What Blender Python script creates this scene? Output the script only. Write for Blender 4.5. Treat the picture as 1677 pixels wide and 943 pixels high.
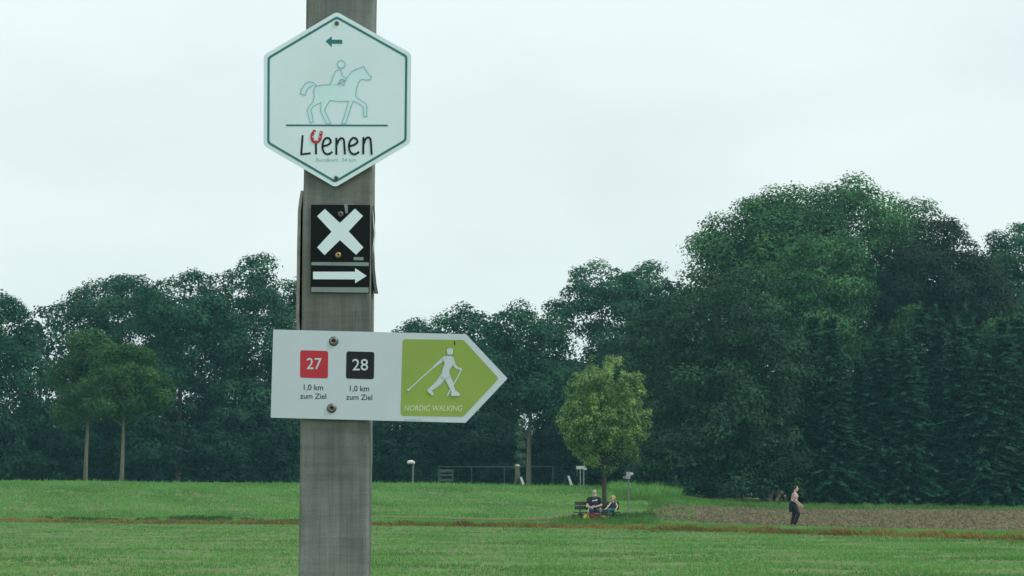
import bpy, bmesh, math, random
import numpy as np
from mathutils import Vector, Matrix, Euler

R = math.radians
scene = bpy.context.scene
for o in list(bpy.data.objects):
    bpy.data.objects.remove(o)

# ------------------------------------------------------------------ camera
W, H = 1677.0, 943.0
CX, CY, F = 838.5, 471.5, 4680.0
HORIZON = 800.0
EYE = 1.6
PITCH = math.atan((HORIZON - CY) / F)
cam_d = bpy.data.cameras.new('camera')
cam_d.sensor_width = 36.0
cam_d.lens = 36.0 * F / W
cam_d.clip_start = 0.1
cam_d.clip_end = 9000.0
cam = bpy.data.objects.new('camera', cam_d)
scene.collection.objects.link(cam)
cam.location = (0, 0, EYE)
cam.rotation_euler = (R(90) + PITCH, 0, 0)
scene.camera = cam

# ------------------------------------------------------------------ world, sun, exposure
SUN_AZ, SUN_EL = R(112), R(48)          # azimuth clockwise from +Y (view direction), so to the right and a little behind
world = bpy.data.worlds.new('World')
scene.world = world
world.use_nodes = True
wt = world.node_tree
wt.nodes.clear()
wo = wt.nodes.new('ShaderNodeOutputWorld')
bg = wt.nodes.new('ShaderNodeBackground')
bg.inputs['Strength'].default_value = 0.1
sky = wt.nodes.new('ShaderNodeTexSky')
sky.sky_type = 'NISHITA'
sky.sun_disc = False
sky.sun_elevation = SUN_EL
sky.sun_rotation = SUN_AZ
sky.air_density = 1.5
sky.dust_density = 3.0
tc = wt.nodes.new('ShaderNodeTexCoord')
mp = wt.nodes.new('ShaderNodeMapping')
mp.inputs['Scale'].default_value = (1.0, 1.0, 2.2)
nz = wt.nodes.new('ShaderNodeTexNoise')
nz.inputs['Scale'].default_value = 6.0
nz.inputs['Detail'].default_value = 5.0
nz.inputs['Roughness'].default_value = 0.5
rp = wt.nodes.new('ShaderNodeValToRGB')
rp.color_ramp.elements[0].position = 0.34
rp.color_ramp.elements[0].color = (0.745, 0.85, 0.858, 1)
rp.color_ramp.elements[1].position = 0.62
rp.color_ramp.elements[1].color = (0.83, 0.94, 0.932, 1)
sc_ = wt.nodes.new('ShaderNodeVectorMath')
sc_.operation = 'SCALE'
sc_.inputs['Scale'].default_value = 11.1
mx = wt.nodes.new('ShaderNodeMix')
mx.data_type = 'RGBA'
mx.inputs['Factor'].default_value = 0.93
wt.links.new(tc.outputs['Generated'], mp.inputs['Vector'])
wt.links.new(mp.outputs['Vector'], nz.inputs['Vector'])
wt.links.new(nz.outputs['Fac'], rp.inputs['Fac'])
wt.links.new(rp.outputs['Color'], sc_.inputs[0])
wt.links.new(sky.outputs['Color'], mx.inputs['A'])
wt.links.new(sc_.outputs['Vector'], mx.inputs['B'])
wt.links.new(mx.outputs['Result'], bg.inputs['Color'])
wt.links.new(bg.outputs['Background'], wo.inputs['Surface'])

sun_d = bpy.data.lights.new('sun', 'SUN')
sun_d.energy = 1.5
sun_d.angle = R(14)
sun_d.color = (1.0, 0.97, 0.9)
sun = bpy.data.objects.new('sun', sun_d)
scene.collection.objects.link(sun)
to_sun = Vector((math.sin(SUN_AZ) * math.cos(SUN_EL), math.cos(SUN_AZ) * math.cos(SUN_EL), math.sin(SUN_EL)))
sun.rotation_euler = to_sun.to_track_quat('Z', 'Y').to_euler()
sun.location = (30, -10, 40)

scene.view_settings.view_transform = 'Standard'
scene.view_settings.look = 'None'
scene.view_settings.exposure = 0.0
scene.view_settings.gamma = 1.0
scene.view_settings.use_curve_mapping = False
scene.render.engine = 'CYCLES'
scene.cycles.use_denoising = True
scene.cycles.max_bounces = 6
scene.cycles.diffuse_bounces = 3
scene.cycles.transparent_max_bounces = 8
scene.cycles.volume_bounces = 0

# ------------------------------------------------------------------ helpers
fwd = Vector((0, math.cos(PITCH), math.sin(PITCH)))
upv = Vector((0, -math.sin(PITCH), math.cos(PITCH)))
def ray(u, v):
    return fwd + Vector((1, 0, 0)) * ((u - CX) / F) + upv * ((CY - v) / F)
def at_y(u, v, Y):
    d = ray(u, v)
    t = Y / d.y
    return Vector((d.x * t, Y, EYE + d.z * t))
def smooth(x):
    x = np.clip(x, 0, 1)
    return x * x * (3 - 2 * x)
STRIP_U = [-1500, -300, 0, 490, 960, 1300, 1677, 2000, 3200]
STRIP_Y = [165, 148, 141, 129, 114, 100, 88, 80, 62]
CREST_U = [-1500, 0, 480, 700, 940, 1000, 1050, 1085, 1125, 1240, 1400, 1677, 3200]
CREST_V = [788, 789, 792, 794, 796, 797, 797, 799, 809, 822, 828, 832, 834]
YC = 168.0
def uy(x, y):
    return CX + F * np.asarray(x) / np.maximum(np.asarray(y), 8.0)
def strip_y(u):
    return np.interp(u, STRIP_U, STRIP_Y)
def ground_z(x, y):
    x = np.asarray(x, float); y = np.asarray(y, float)
    u = uy(x, y)
    zc = EYE + (HORIZON - np.interp(u, CREST_U, CREST_V)) / F * YC
    ys = strip_y(u)
    s = np.clip((y - ys - 2) / (YC - ys - 2), 0, 1)
    prof = 0.55 * smooth(s) + 0.45 * s ** 1.6
    z = zc * prof
    left = smooth((1120 - u) / 160)
    z = z - 1.25 * left * smooth((y - YC - 3) / 26)
    z = z + 0.05 * np.sin(x * 0.31 + y * 0.17) * smooth((y - 20) / 60) * smooth((400 - y) / 100) * 0.6
    return z
def gz(x, y):
    return float(ground_z(x, y))
def on_ground(u, v):
    d = ray(u, v)
    prev = 30.0
    for i in range(30 * 20, 200 * 20):
        Y = i / 20.0
        t = Y / d.y
        if EYE + d.z * t <= gz(d.x * t, Y):
            return Vector((d.x * t, Y, gz(d.x * t, Y)))
    return at_y(u, v, 150.0)
def ground_at(u, Y, v=800):
    p = at_y(u, v, Y)
    return Vector((p.x, Y, gz(p.x, Y)))

col = scene.collection
def tag(o, label=None, cat=None, group=None, kind=None):
    if label: o['label'] = label
    if cat: o['category'] = cat
    if group: o['group'] = group
    if kind: o['kind'] = kind
    return o
def empty(name, loc, rz=0.0):
    e = bpy.data.objects.new(name, None)
    e.empty_display_size = 0.1
    col.objects.link(e)
    e.location = loc
    e.rotation_euler = (0, 0, rz)
    return e
def link_mesh(name, me, mat, parent=None, smooth_shade=False):
    o = bpy.data.objects.new(name, me)
    col.objects.link(o)
    mats = mat if isinstance(mat, (list, tuple)) else [mat]
    if len(me.materials) == 0:
        for m in mats:
            me.materials.append(m)
    if smooth_shade:
        me.polygons.foreach_set('use_smooth', [True] * len(me.polygons))
    if parent is not None:
        o.parent = parent
    return o
class MB:
    """collects simple shapes into one mesh"""
    def __init__(s):
        s.v = []; s.f = []; s.mi = []
    def add(s, vs, fs, mi=0):
        b = len(s.v)
        s.v += [tuple(p) for p in vs]
        s.f += [tuple(i + b for i in f) for f in fs]
        s.mi += [mi] * len(fs)
    def box(s, c, d, rot=None, mi=0, taper=1.0):
        hx, hy, hz = d[0] / 2, d[1] / 2, d[2] / 2
        vs = []
        for z, k in ((-hz, 1.0), (hz, taper)):
            for x, y in ((-hx, -hy), (hx, -hy), (hx, hy), (-hx, hy)):
                p = Vector((x * k, y * k, z))
                if rot is not None: p = rot @ p
                vs.append(p + Vector(c))
        s.add(vs, [(3, 2, 1, 0), (4, 5, 6, 7), (0, 1, 5, 4), (1, 2, 6, 5), (2, 3, 7, 6), (3, 0, 4, 7)], mi)
    def tube(s, pts, rad, n=8, mi=0, cap=True, cap_mi=None):
        pts = [Vector(p) for p in pts]
        if not isinstance(rad, (list, tuple)): rad = [rad] * len(pts)
        vs = []; fs = []
        ref = Vector((0.13, 0.31, 0.94))
        for i, p in enumerate(pts):
            a = pts[max(i - 1, 0)]; b = pts[min(i + 1, len(pts) - 1)]
            t = (b - a).normalized()
            r = ref if abs(t.dot(ref)) < 0.95 else Vector((1, 0, 0))
            e1 = t.cross(r).normalized(); e2 = t.cross(e1)
            for k in range(n):
                an = 2 * math.pi * k / n
                vs.append(p + (e1 * math.cos(an) + e2 * math.sin(an)) * rad[i])
        for i in range(len(pts) - 1):
            for k in range(n):
                k2 = (k + 1) % n
                fs.append((i * n + k, i * n + k2, (i + 1) * n + k2, (i + 1) * n + k))
        s.add(vs, fs, mi)
        if cap:
            b = len(s.v) - len(vs)
            s.f += [tuple(b + k for k in range(n - 1, -1, -1)), tuple(b + (len(pts) - 1) * n + k for k in range(n))]
            s.mi += [mi if cap_mi is None else cap_mi] * 2
    def ball(s, c, r, n=10, mi=0):
        if not isinstance(r, (list, tuple)): r = (r, r, r)
        m = n // 2
        vs = [(c[0], c[1], c[2] - r[2])]
        for i in range(1, m):
            th = math.pi * i / m
            for k in range(n):
                a = 2 * math.pi * k / n
                vs.append((c[0] + r[0] * math.sin(th) * math.cos(a), c[1] + r[1] * math.sin(th) * math.sin(a), c[2] - r[2] * math.cos(th)))
        vs.append((c[0], c[1], c[2] + r[2]))
        fs = []
        for k in range(n):
            fs.append((0, 1 + (k + 1) % n, 1 + k))
            fs.append((len(vs) - 1, 1 + (m - 2) * n + k, 1 + (m - 2) * n + (k + 1) % n))
        for i in range(m - 2):
            for k in range(n):
                k2 = (k + 1) % n
                fs.append((1 + i * n + k, 1 + i * n + k2, 1 + (i + 1) * n + k2, 1 + (i + 1) * n + k))
        s.add(vs, fs, mi)
    def torus(s, c, R_, r, axis, n=20, m=8, mi=0):
        axis = Vector(axis).normalized()
        e1 = axis.orthogonal().normalized(); e2 = axis.cross(e1)
        vs = []; fs = []
        for i in range(n):
            a = 2 * math.pi * i / n
            d = e1 * math.cos(a) + e2 * math.sin(a)
            for k in range(m):
                b = 2 * math.pi * k / m
                vs.append(Vector(c) + d * (R_ + r * math.cos(b)) + axis * r * math.sin(b))
        for i in range(n):
            for k in range(m):
                fs.append((i * m + k, ((i + 1) % n) * m + k, ((i + 1) % n) * m + (k + 1) % m, i * m + (k + 1) % m))
        s.add(vs, fs, mi)
    def mesh(s, name, origin=(0, 0, 0)):
        me = bpy.data.meshes.new(name)
        o = Vector(origin)
        me.from_pydata([Vector(p) - o for p in s.v], [], s.f)
        me.polygons.foreach_set('material_index', s.mi)
        me.update()
        return me
    def build(s, name, mat, parent=None, origin=(0, 0, 0), smooth_shade=False):
        return link_mesh(name, s.mesh(name, origin), mat, parent, smooth_shade)

# ------------------------------------------------------------------ materials
def new_mat(name):
    m = bpy.data.materials.new(name)
    m.use_nodes = True
    nt = m.node_tree
    b = nt.nodes['Principled BSDF']
    return m, nt, b
def plain(name, c, rough=0.6, var=0.12, scale=30.0, metal=0.0, spec=0.3, bump=0.0, stretch=(1, 1, 1)):
    m, nt, b = new_mat(name)
    b.inputs['Roughness'].default_value = rough
    b.inputs['Metallic'].default_value = metal
    b.inputs['Specular IOR Level'].default_value = spec
    co = nt.nodes.new('ShaderNodeTexCoord')
    ma = nt.nodes.new('ShaderNodeMapping'); ma.inputs['Scale'].default_value = stretch
    n = nt.nodes.new('ShaderNodeTexNoise'); n.inputs['Scale'].default_value = scale; n.inputs['Detail'].default_value = 4
    r = nt.nodes.new('ShaderNodeValToRGB')
    r.color_ramp.elements[0].position = 0.3; r.color_ramp.elements[1].position = 0.7
    r.color_ramp.elements[0].color = tuple(x * (1 - var) for x in c) + (1,)
    r.color_ramp.elements[1].color = tuple(min(1, x * (1 + var)) for x in c) + (1,)
    nt.links.new(co.outputs['Object'], ma.inputs['Vector']); nt.links.new(ma.outputs['Vector'], n.inputs['Vector'])
    nt.links.new(n.outputs['Fac'], r.inputs['Fac']); nt.links.new(r.outputs['Color'], b.inputs['Base Color'])
    if bump:
        bp = nt.nodes.new('ShaderNodeBump'); bp.inputs['Strength'].default_value = bump
        nt.links.new(n.outputs['Fac'], bp.inputs['Height']); nt.links.new(bp.outputs['Normal'], b.inputs['Normal'])
    return m
def leafmat(name, dark, light, trans=0.25, rough=0.7, spec=0.08):
    m, nt, b = new_mat(name)
    b.inputs['Roughness'].default_value = rough
    b.inputs['Specular IOR Level'].default_value = spec
    a = nt.nodes.new('ShaderNodeAttribute'); a.attribute_name = 'tone'
    r = nt.nodes.new('ShaderNodeValToRGB')
    r.color_ramp.elements[0].position = 0.1; r.color_ramp.elements[0].color = tuple(dark) + (1,)
    r.color_ramp.elements[1].position = 0.95; r.color_ramp.elements[1].color = tuple(light) + (1,)
    nt.links.new(a.outputs['Fac'], r.inputs['Fac'])
    nt.links.new(r.outputs['Color'], b.inputs['Base Color'])
    t = nt.nodes.new('ShaderNodeBsdfTranslucent')
    g = nt.nodes.new('ShaderNodeMix'); g.data_type = 'RGBA'; g.blend_type = 'MULTIPLY'; g.inputs['Factor'].default_value = 1.0
    g.inputs['B'].default_value = (1.0, 1.0, 0.6, 1)
    nt.links.new(r.outputs['Color'], g.inputs['A']); nt.links.new(g.outputs['Result'], t.inputs['Color'])
    ms = nt.nodes.new('ShaderNodeMixShader'); ms.inputs['Fac'].default_value = trans
    nt.links.new(b.outputs['BSDF'], ms.inputs[1]); nt.links.new(t.outputs['BSDF'], ms.inputs[2])
    nt.links.new(ms.outputs['Shader'], nt.nodes['Material Output'].inputs['Surface'])
    return m

def ground_mat(name, cols, scale, stretch, speck=None, bump=0.3, speck_lo=0.62, mid=0.5):
    """three-tone mottled earth or turf; optional specks of bare soil"""
    m, nt, b = new_mat(name)
    b.inputs['Roughness'].default_value = 0.95
    b.inputs['Specular IOR Level'].default_value = 0.05
    co = nt.nodes.new('ShaderNodeTexCoord')
    ma = nt.nodes.new('ShaderNodeMapping'); ma.inputs['Scale'].default_value = stretch
    nt.links.new(co.outputs['Object'], ma.inputs['Vector'])
    n1 = nt.nodes.new('ShaderNodeTexNoise'); n1.inputs['Scale'].default_value = scale; n1.inputs['Detail'].default_value = 6; n1.inputs['Roughness'].default_value = 0.62
    nt.links.new(ma.outputs['Vector'], n1.inputs['Vector'])
    r = nt.nodes.new('ShaderNodeValToRGB')
    e = r.color_ramp.elements
    e[0].position = 0.32; e[0].color = tuple(cols[0]) + (1,)
    e[1].position = 0.7; e[1].color = tuple(cols[2]) + (1,)
    q = e.new(mid); q.color = tuple(cols[1]) + (1,)
    nt.links.new(n1.outputs['Fac'], r.inputs['Fac'])
    out = r.outputs['Color']
    if speck:
        n2 = nt.nodes.new('ShaderNodeTexNoise'); n2.inputs['Scale'].default_value = scale * 6; n2.inputs['Detail'].default_value = 3
        nt.links.new(ma.outputs['Vector'], n2.inputs['Vector'])
        r2 = nt.nodes.new('ShaderNodeValToRGB'); r2.color_ramp.elements[0].position = speck_lo; r2.color_ramp.elements[1].position = speck_lo + 0.08
        nt.links.new(n2.outputs['Fac'], r2.inputs['Fac'])
        mxx = nt.nodes.new('ShaderNodeMix'); mxx.data_type = 'RGBA'
        nt.links.new(r2.outputs['Color'], mxx.inputs['Factor']); nt.links.new(out, mxx.inputs['A'])
        mxx.inputs['B'].default_value = tuple(speck) + (1,)
        out = mxx.outputs['Result']
    nt.links.new(out, b.inputs['Base Color'])
    bp = nt.nodes.new('ShaderNodeBump'); bp.inputs['Strength'].default_value = bump; bp.inputs['Distance'].default_value = 0.1
    nt.links.new(n1.outputs['Fac'], bp.inputs['Height']); nt.links.new(bp.outputs['Normal'], b.inputs['Normal'])
    return m

M = {}
M['ground'] = ground_mat('grass ground', [(0.085, 0.17, 0.045), (0.115, 0.225, 0.065), (0.145, 0.245, 0.085)], 0.9, (1, 0.4, 1), speck=(0.15, 0.12, 0.075), speck_lo=0.5)
M['soil'] = ground_mat('ploughed soil', [(0.07, 0.062, 0.036), (0.14, 0.118, 0.072), (0.25, 0.215, 0.14)], 3.0, (1, 0.5, 1), bump=0.8)
M['verge'] = ground_mat('dry verge ground', [(0.10, 0.085, 0.035), (0.10, 0.13, 0.045), (0.17, 0.14, 0.06)], 1.2, (1, 1, 1))
M['path'] = ground_mat('worn grass path', [(0.12, 0.15, 0.05), (0.17, 0.165, 0.08), (0.13, 0.19, 0.06)], 2.0, (1, 1, 1))
M['grass'] = leafmat('grass blades', (0.09, 0.222, 0.06), (0.21, 0.435, 0.135), 0.35, 0.6, 0.15)
M['hillgrass'] = leafmat('meadow grass blades', (0.095, 0.245, 0.06), (0.215, 0.46, 0.13), 0.35, 0.6, 0.15)
M['tallgrass'] = leafmat('tall grass blades', (0.07, 0.17, 0.035), (0.16, 0.33, 0.08), 0.35, 0.6, 0.15)
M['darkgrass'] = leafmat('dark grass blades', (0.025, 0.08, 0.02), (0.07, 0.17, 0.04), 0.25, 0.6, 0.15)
M['drygrass'] = leafmat('dry grass blades', (0.13, 0.1, 0.034), (0.36, 0.28, 0.09), 0.2, 0.7, 0.1)
M['bark'] = plain('grey brown bark', (0.07, 0.06, 0.045), 0.9, 0.4, 6.0, bump=0.5, stretch=(3, 3, 0.6))
M['barklight'] = plain('pale grey bark', (0.16, 0.15, 0.11), 0.9, 0.3, 6.0, bump=0.4, stretch=(3, 3, 0.6))
M['leaf_oak'] = leafmat('oak leaves', (0.009, 0.046, 0.03), (0.052, 0.17, 0.088))
M['leaf_oak2'] = leafmat('ash leaves', (0.012, 0.056, 0.034), (0.066, 0.19, 0.095))
M['leaf_big'] = leafmat('light maple leaves', (0.014, 0.062, 0.028), (0.12, 0.29, 0.105))  # lighter green than the oak and ash leaves
M['leaf_chest'] = leafmat('chestnut leaves', (0.005, 0.032, 0.017), (0.05, 0.13, 0.058), 0.2, 0.6, 0.15)
M['leaf_young'] = leafmat('young maple leaves', (0.022, 0.085, 0.026), (0.085, 0.18, 0.055))
M['leaf_linden'] = leafmat('linden leaves', (0.018, 0.08, 0.022), (0.32, 0.5, 0.14), 0.3, 0.45, 0.3)
M['leaf_copper'] = leafmat('copper beech leaves', (0.012, 0.028, 0.02), (0.05, 0.08, 0.05))
M['leaf_pale'] = leafmat('pale grey green leaves', (0.06, 0.12, 0.08), (0.12, 0.2, 0.13))
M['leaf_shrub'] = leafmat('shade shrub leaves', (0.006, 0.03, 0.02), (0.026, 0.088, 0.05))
M['leaf_yellow'] = leafmat('yellow green leaves', (0.022, 0.08, 0.026), (0.085, 0.19, 0.065))
M['needle'] = leafmat('spruce needles', (0.006, 0.034, 0.023), (0.042, 0.14, 0.074), 0.15)

# ------------------------------------------------------------------ ground
def grid_sheet(name, xs_fn, ys, nx, mat, dz=0.0, kind='structure'):
    vs = []
    for y in ys:
        x0, x1 = xs_fn(y)
        xs = np.linspace(x0, x1, nx)
        z = ground_z(xs, np.full(nx, y)) + dz
        for x, zz in zip(xs, z): vs.append((x, y, zz))
    fs = []
    for j in range(len(ys) - 1):
        for i in range(nx - 1):
            fs.append((j * nx + i, j * nx + i + 1, (j + 1) * nx + i + 1, (j + 1) * nx + i))
    me = bpy.data.meshes.new(name)
    me.from_pydata(vs, [], fs)
    o = link_mesh(name, me, mat, None, True)
    o['kind'] = kind
    return o
ysg = list(np.concatenate([np.linspace(-400, 0, 9), np.linspace(8, 80, 37)[0:], np.linspace(81, 230, 150), np.geomspace(233, 4000, 30)]))
grid_sheet('ground', lambda y: (-max(70.0, y * 0.42 if y < 230 else y * 1.2), max(70.0, y * 0.42 if y < 230 else y * 1.2)), ysg, 140, M['ground'])

# ribbon helper: sheet between two image curves laid on the terrain, at (u, Y) points
def ribbon(name, us, y0, y1, mat, dz, ny=12):
    vs = []; fs = []
    for u, a, b in zip(us, y0, y1):
        for k in range(ny):
            Y = a + (b - a) * k / (ny - 1)
            x = (u - CX) / F * Y
            vs.append((x, Y, gz(x, Y) + dz))
    for i in range(len(us) - 1):
        for k in range(ny - 1):
            fs.append((i * ny + k, (i + 1) * ny + k, (i + 1) * ny + k + 1, i * ny + k + 1))
    me = bpy.data.meshes.new(name)
    me.from_pydata(vs, [], fs)
    o = link_mesh(name, me, mat, None, True)
    o['kind'] = 'structure'
    return o
us = np.linspace(-350, 2050, 160)
ys0 = strip_y(us)
wob = 0.5 * np.sin(us * 0.021) + 0.3 * np.sin(us * 0.057 + 1)
ribbon('dry_verge', us, ys0 - 0.7 + wob * 0.5, ys0 + 0.6 + wob * 0.7, M['verge'], 0.02, 5)
usf = np.linspace(1050, 2050, 90)
yf0 = np.interp(usf, [1050, 1100, 1300, 1677, 2050], [128, 122, 112, 101, 93])
yf1 = np.interp(usf, [1050, 1075, 1110, 1240, 1677, 2050], [129, 137, 143, 149, 158, 160])
ribbon('ploughed_field', usf, yf0, yf1, M['soil'], 0.03, 30)
upth = np.linspace(560, 960, 40)
ribbon('foot_path', upth, np.interp(upth, [560, 700, 850, 960], [138, 134, 128, 132]), np.interp(upth, [560, 700, 850, 960], [139, 136, 131, 136]), M['path'], 0.02, 5)

# ------------------------------------------------------------------ leaf meshes (numpy)
def quads_mesh(name, P, T, B, tone):
    """one rhombus leaf per row: centre P, half length T, half width B"""
    n = len(P)
    V = np.empty((n, 4, 3), np.float32)
    V[:, 0] = P - T; V[:, 1] = P + B; V[:, 2] = P + T; V[:, 3] = P - B
    me = bpy.data.meshes.new(name)
    me.vertices.add(n * 4)
    me.vertices.foreach_set('co', V.reshape(-1))
    me.loops.add(n * 4)
    me.loops.foreach_set('vertex_index', np.arange(n * 4, dtype=np.int32))
    me.polygons.add(n)
    me.polygons.foreach_set('loop_start', np.arange(0, n * 4, 4, dtype=np.int32))
    me.update(calc_edges=True)
    at = me.attributes.new('tone', 'FLOAT', 'FACE')
    at.data.foreach_set('value', tone.astype(np.float32))
    return me
def unit(a):
    return a / np.maximum(np.linalg.norm(a, axis=-1, keepdims=True), 1e-9)
def leaves_from(rng, P, N, size, aspect=0.55):
    n = len(P)
    N = unit(N)
    r = unit(rng.normal(size=(n, 3)))
    T = unit(np.cross(N, r)); B = np.cross(N, T)
    s = size * rng.uniform(0.65, 1.35, (n, 1)) * 0.5
    return T * s, B * s * aspect

def crown_mesh(seed, lobes, n, leaf, clump=(0.8, 1.4), nclump=120, outer=0.55, flat=0.7, droop=0.0, fill=0.12):
    rng = np.random.default_rng(seed)
    L = np.array(lobes, float)
    area = (L[:, 3] * L[:, 4] + L[:, 3] * L[:, 5] + L[:, 4] * L[:, 5])
    cs = []; outs = []
    tries = 0
    while len(cs) < nclump and tries < 40 * nclump:
        tries += 1
        k = rng.choice(len(L), p=area / area.sum())
        d = unit(rng.normal(size=3))
        if d[2] < -0.55 and rng.random() < 0.7: continue
        rr = outer + (1 - outer) * rng.random() ** 0.6
        c = L[k, :3] + d * L[k, 3:] * rr
        q = np.sqrt((((c - L[:, :3]) / L[:, 3:]) ** 2).sum(1))
        q[k] = 9
        if q.min() < 0.5 and rng.random() < 0.85: continue
        if c[2] < 0.25: continue
        cs.append(c); outs.append(d)
    cs = np.array(cs); outs = np.array(outs)
    m = len(cs)
    cr = rng.uniform(clump[0], clump[1], m)
    ct = rng.random(m)
    w = cr ** 2
    idx = rng.choice(m, n, p=w / w.sum())
    d = unit(rng.normal(size=(n, 3)) + outs[idx] * 0.5 + np.array([0, 0, 0.55]))
    rad = (0.3 + 0.7 * rng.random((n, 1)) ** 0.5) * cr[idx][:, None]
    P = cs[idx] + d * rad * np.array([1, 1, flat]) + rng.normal(size=(n, 3)) * 0.07 * cr[idx][:, None]
    nf = int(n * fill)
    if nf:
        k = rng.choice(len(L), nf, p=area / area.sum())
        dd = unit(rng.normal(size=(nf, 3)))
        P[:nf] = L[k, :3] + dd * L[k, 3:] * (0.35 + 0.5 * rng.random((nf, 1)))
    P[:, 2] -= droop * rng.random(n) * cr[idx]
    P[:, 2] = np.maximum(P[:, 2], 0.1)
    N = d * 1.15 + np.array([0, 0, 0.4]) + rng.normal(size=(n, 3)) * 0.4
    T, B = leaves_from(rng, P, N, leaf)
    tone = np.clip(0.5 * ct[idx] + 0.5 * rng.random(n), 0, 1)
    return quads_mesh('crown', P, T, B, tone), cs
def trunk_mesh(seed, h, r, targets, fork=0.3, n_limbs=12, lean=(0, 0)):
    rnd = random.Random(seed)
    mb = MB()
    pts = []; rad = []
    for i in range(9):
        t = i / 8
        pts.append(Vector((lean[0] * t + 0.04 * h * math.sin(t * 3 + seed) * t * 0.5, lean[1] * t + 0.03 * h * math.cos(t * 2.3 + seed) * t * 0.4, -0.15 + t * h * 0.82)))
        rad.append(r * (1.25 if i == 0 else 1.0) * (1 - 0.85 * t) + 0.015)
    mb.tube(pts, rad, 9)
    tg = [Vector(t) for t in targets]
    rnd.shuffle(tg)
    for t in tg[:n_limbs]:
        zmin = fork * h
        z0 = min(max(zmin, t.z - abs(t.x) * 0.6 - 0.5), h * 0.75)
        k = max(0.0, min(1.0, (z0 + 0.15) / (h * 0.82)))
        i = min(7, int(k * 8)); fr = k * 8 - i
        p0 = pts[i].lerp(pts[i + 1], fr)
        r0 = (rad[i] * (1 - fr) + rad[i + 1] * fr) * 0.55
        mid = p0.lerp(t, 0.5) + Vector((0, 0, -0.08 * (t - p0).length))
        q1 = p0.lerp(mid, 0.5) + Vector((rnd.uniform(-.1, .1), rnd.uniform(-.1, .1), 0.05))
        mb.tube([p0, q1, mid, t], [r0, r0 * 0.8, r0 * 0.55, 0.02], 6, cap=False)
    return mb.mesh('trunk')

def tree(name, label, u, Y, top_v, lobes_rel, n, leaf, leafm, cat='tree', group=None, clump=(0.8, 1.4), nclump=120, r=0.25, fork=0.3, seed=1, bark='bark', outer=0.55, flat=0.7, droop=0.0, limbs=12, base=None, fill=0.12):
    """lobes_rel: (du, v_top, v_bottom, half width px, depth factor) measured in the photograph at the tree's own distance"""
    b = base if base is not None else ground_at(u, Y)
    lobes = []
    k = F / Y
    sub = 0.5 * clump[1]
    for du, v0, v1, hw, df in lobes_rel:
        c = at_y(u + du, (v0 + v1) / 2, Y)
        rx = hw / k; rz = (v1 - v0) / 2 / k
        rx2 = max(rx - sub, rx * 0.6); rz2 = max(rz - sub * 0.8, rz * 0.6)
        lobes.append((c.x - b.x, 0.25 * (df - 1) * 3, c.z - b.z, rx2, rx2 * df, rz2))
    e = empty(name, b)
    tag(e, label, cat, group)
    if n > 8500 and name != 'linden_tree':
        n = int(n * 1.95); leaf *= 0.76; nclump = int(nclump * 1.1); clump = (clump[0] * 0.7, clump[1] * 1.2)
        if group == bgw:
            nclump = int(nclump * 1.7); clump = (clump[0] * 0.75, clump[1] * 0.85); lobes = [(a, b_, c_, rx_ * 1.1, ry_ * 1.1, rz_) for a, b_, c_, rx_, ry_, rz_ in lobes]
    me, cs = crown_mesh(seed, lobes, n, leaf, clump, nclump, outer, flat, droop, fill)
    link_mesh('crown', me, M[leafm], e)
    h = at_y(u, top_v, Y).z - b.z
    link_mesh('trunk', trunk_mesh(seed, h, r, cs, fork, limbs), M[bark], e, True)
    return e

# ------------------------------------------------------------------ trees
bgw = 'trees of the far wood edge'
tree('broadleaf_tree', 'dark rounded broadleaf tree at the outer end of the wood, lower than its neighbours', -15, 200, 458,
     [(-10, 462, 640, 85, 1.0), (30, 520, 760, 70, 1.0), (-60, 520, 780, 70, 1.0)], 20000, 0.30, 'leaf_oak', group=bgw, seed=11)
tree('broadleaf_tree', 'tall broadleaf tree with open sky gaps, above the two slender-trunked maples', 185, 212, 437,
     [(0, 438, 560, 78, 1.0), (-60, 470, 600, 50, 1.0), (50, 500, 690, 75, 0.9), (-40, 560, 740, 70, 0.9)], 17000, 0.32, 'leaf_oak2', group=bgw, seed=12, fill=0.03, nclump=95, clump=(0.7, 1.5))
tree('broadleaf_tree', 'broad broadleaf tree with a flat top, between the slender maples and the sign post', 290, 205, 436,
     [(0, 438, 580, 75, 1.0), (40, 480, 650, 80, 1.0), (-10, 570, 760, 85, 1.0)], 19000, 0.32, 'leaf_oak', group=bgw, seed=13, fill=0.03, nclump=100, clump=(0.7, 1.5))
tree('broadleaf_tree', 'tallest broadleaf tree beside the sign post, crown with many sky holes', 402, 208, 410,
     [(0, 412, 540, 62, 1.0), (-35, 450, 590, 60, 1.0), (30, 500, 640, 65, 1.0), (0, 590, 770, 80, 1.0)], 19000, 0.32, 'leaf_oak2', group=bgw, seed=14, fill=0.03, nclump=100, clump=(0.7, 1.4))
tree('broadleaf_tree', 'light green broadleaf tree half hidden behind the sign post', 478, 215, 455,
     [(0, 458, 600, 45, 1.0), (10, 540, 740, 60, 1.0)], 11000, 0.32, 'leaf_oak2', group=bgw, seed=15, nclump=60)
tree('broadleaf_tree', 'small-topped tree showing just above the walking sign next to the post', 640, 225, 538,
     [(35, 520, 680, 52, 1.0), (-10, 530, 680, 55, 1.0), (-60, 560, 760, 70, 1.0)], 9000, 0.34, 'leaf_oak', group=bgw, seed=16, nclump=60)
tree('broadleaf_tree', 'dark double-topped tree behind the pointed end of the walking sign', 745, 214, 506,
     [(12, 500, 640, 64, 1.0), (-55, 518, 660, 50, 1.0), (0, 590, 770, 85, 1.0)], 16000, 0.31, 'leaf_oak', group=bgw, seed=17, nclump=90)
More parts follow.
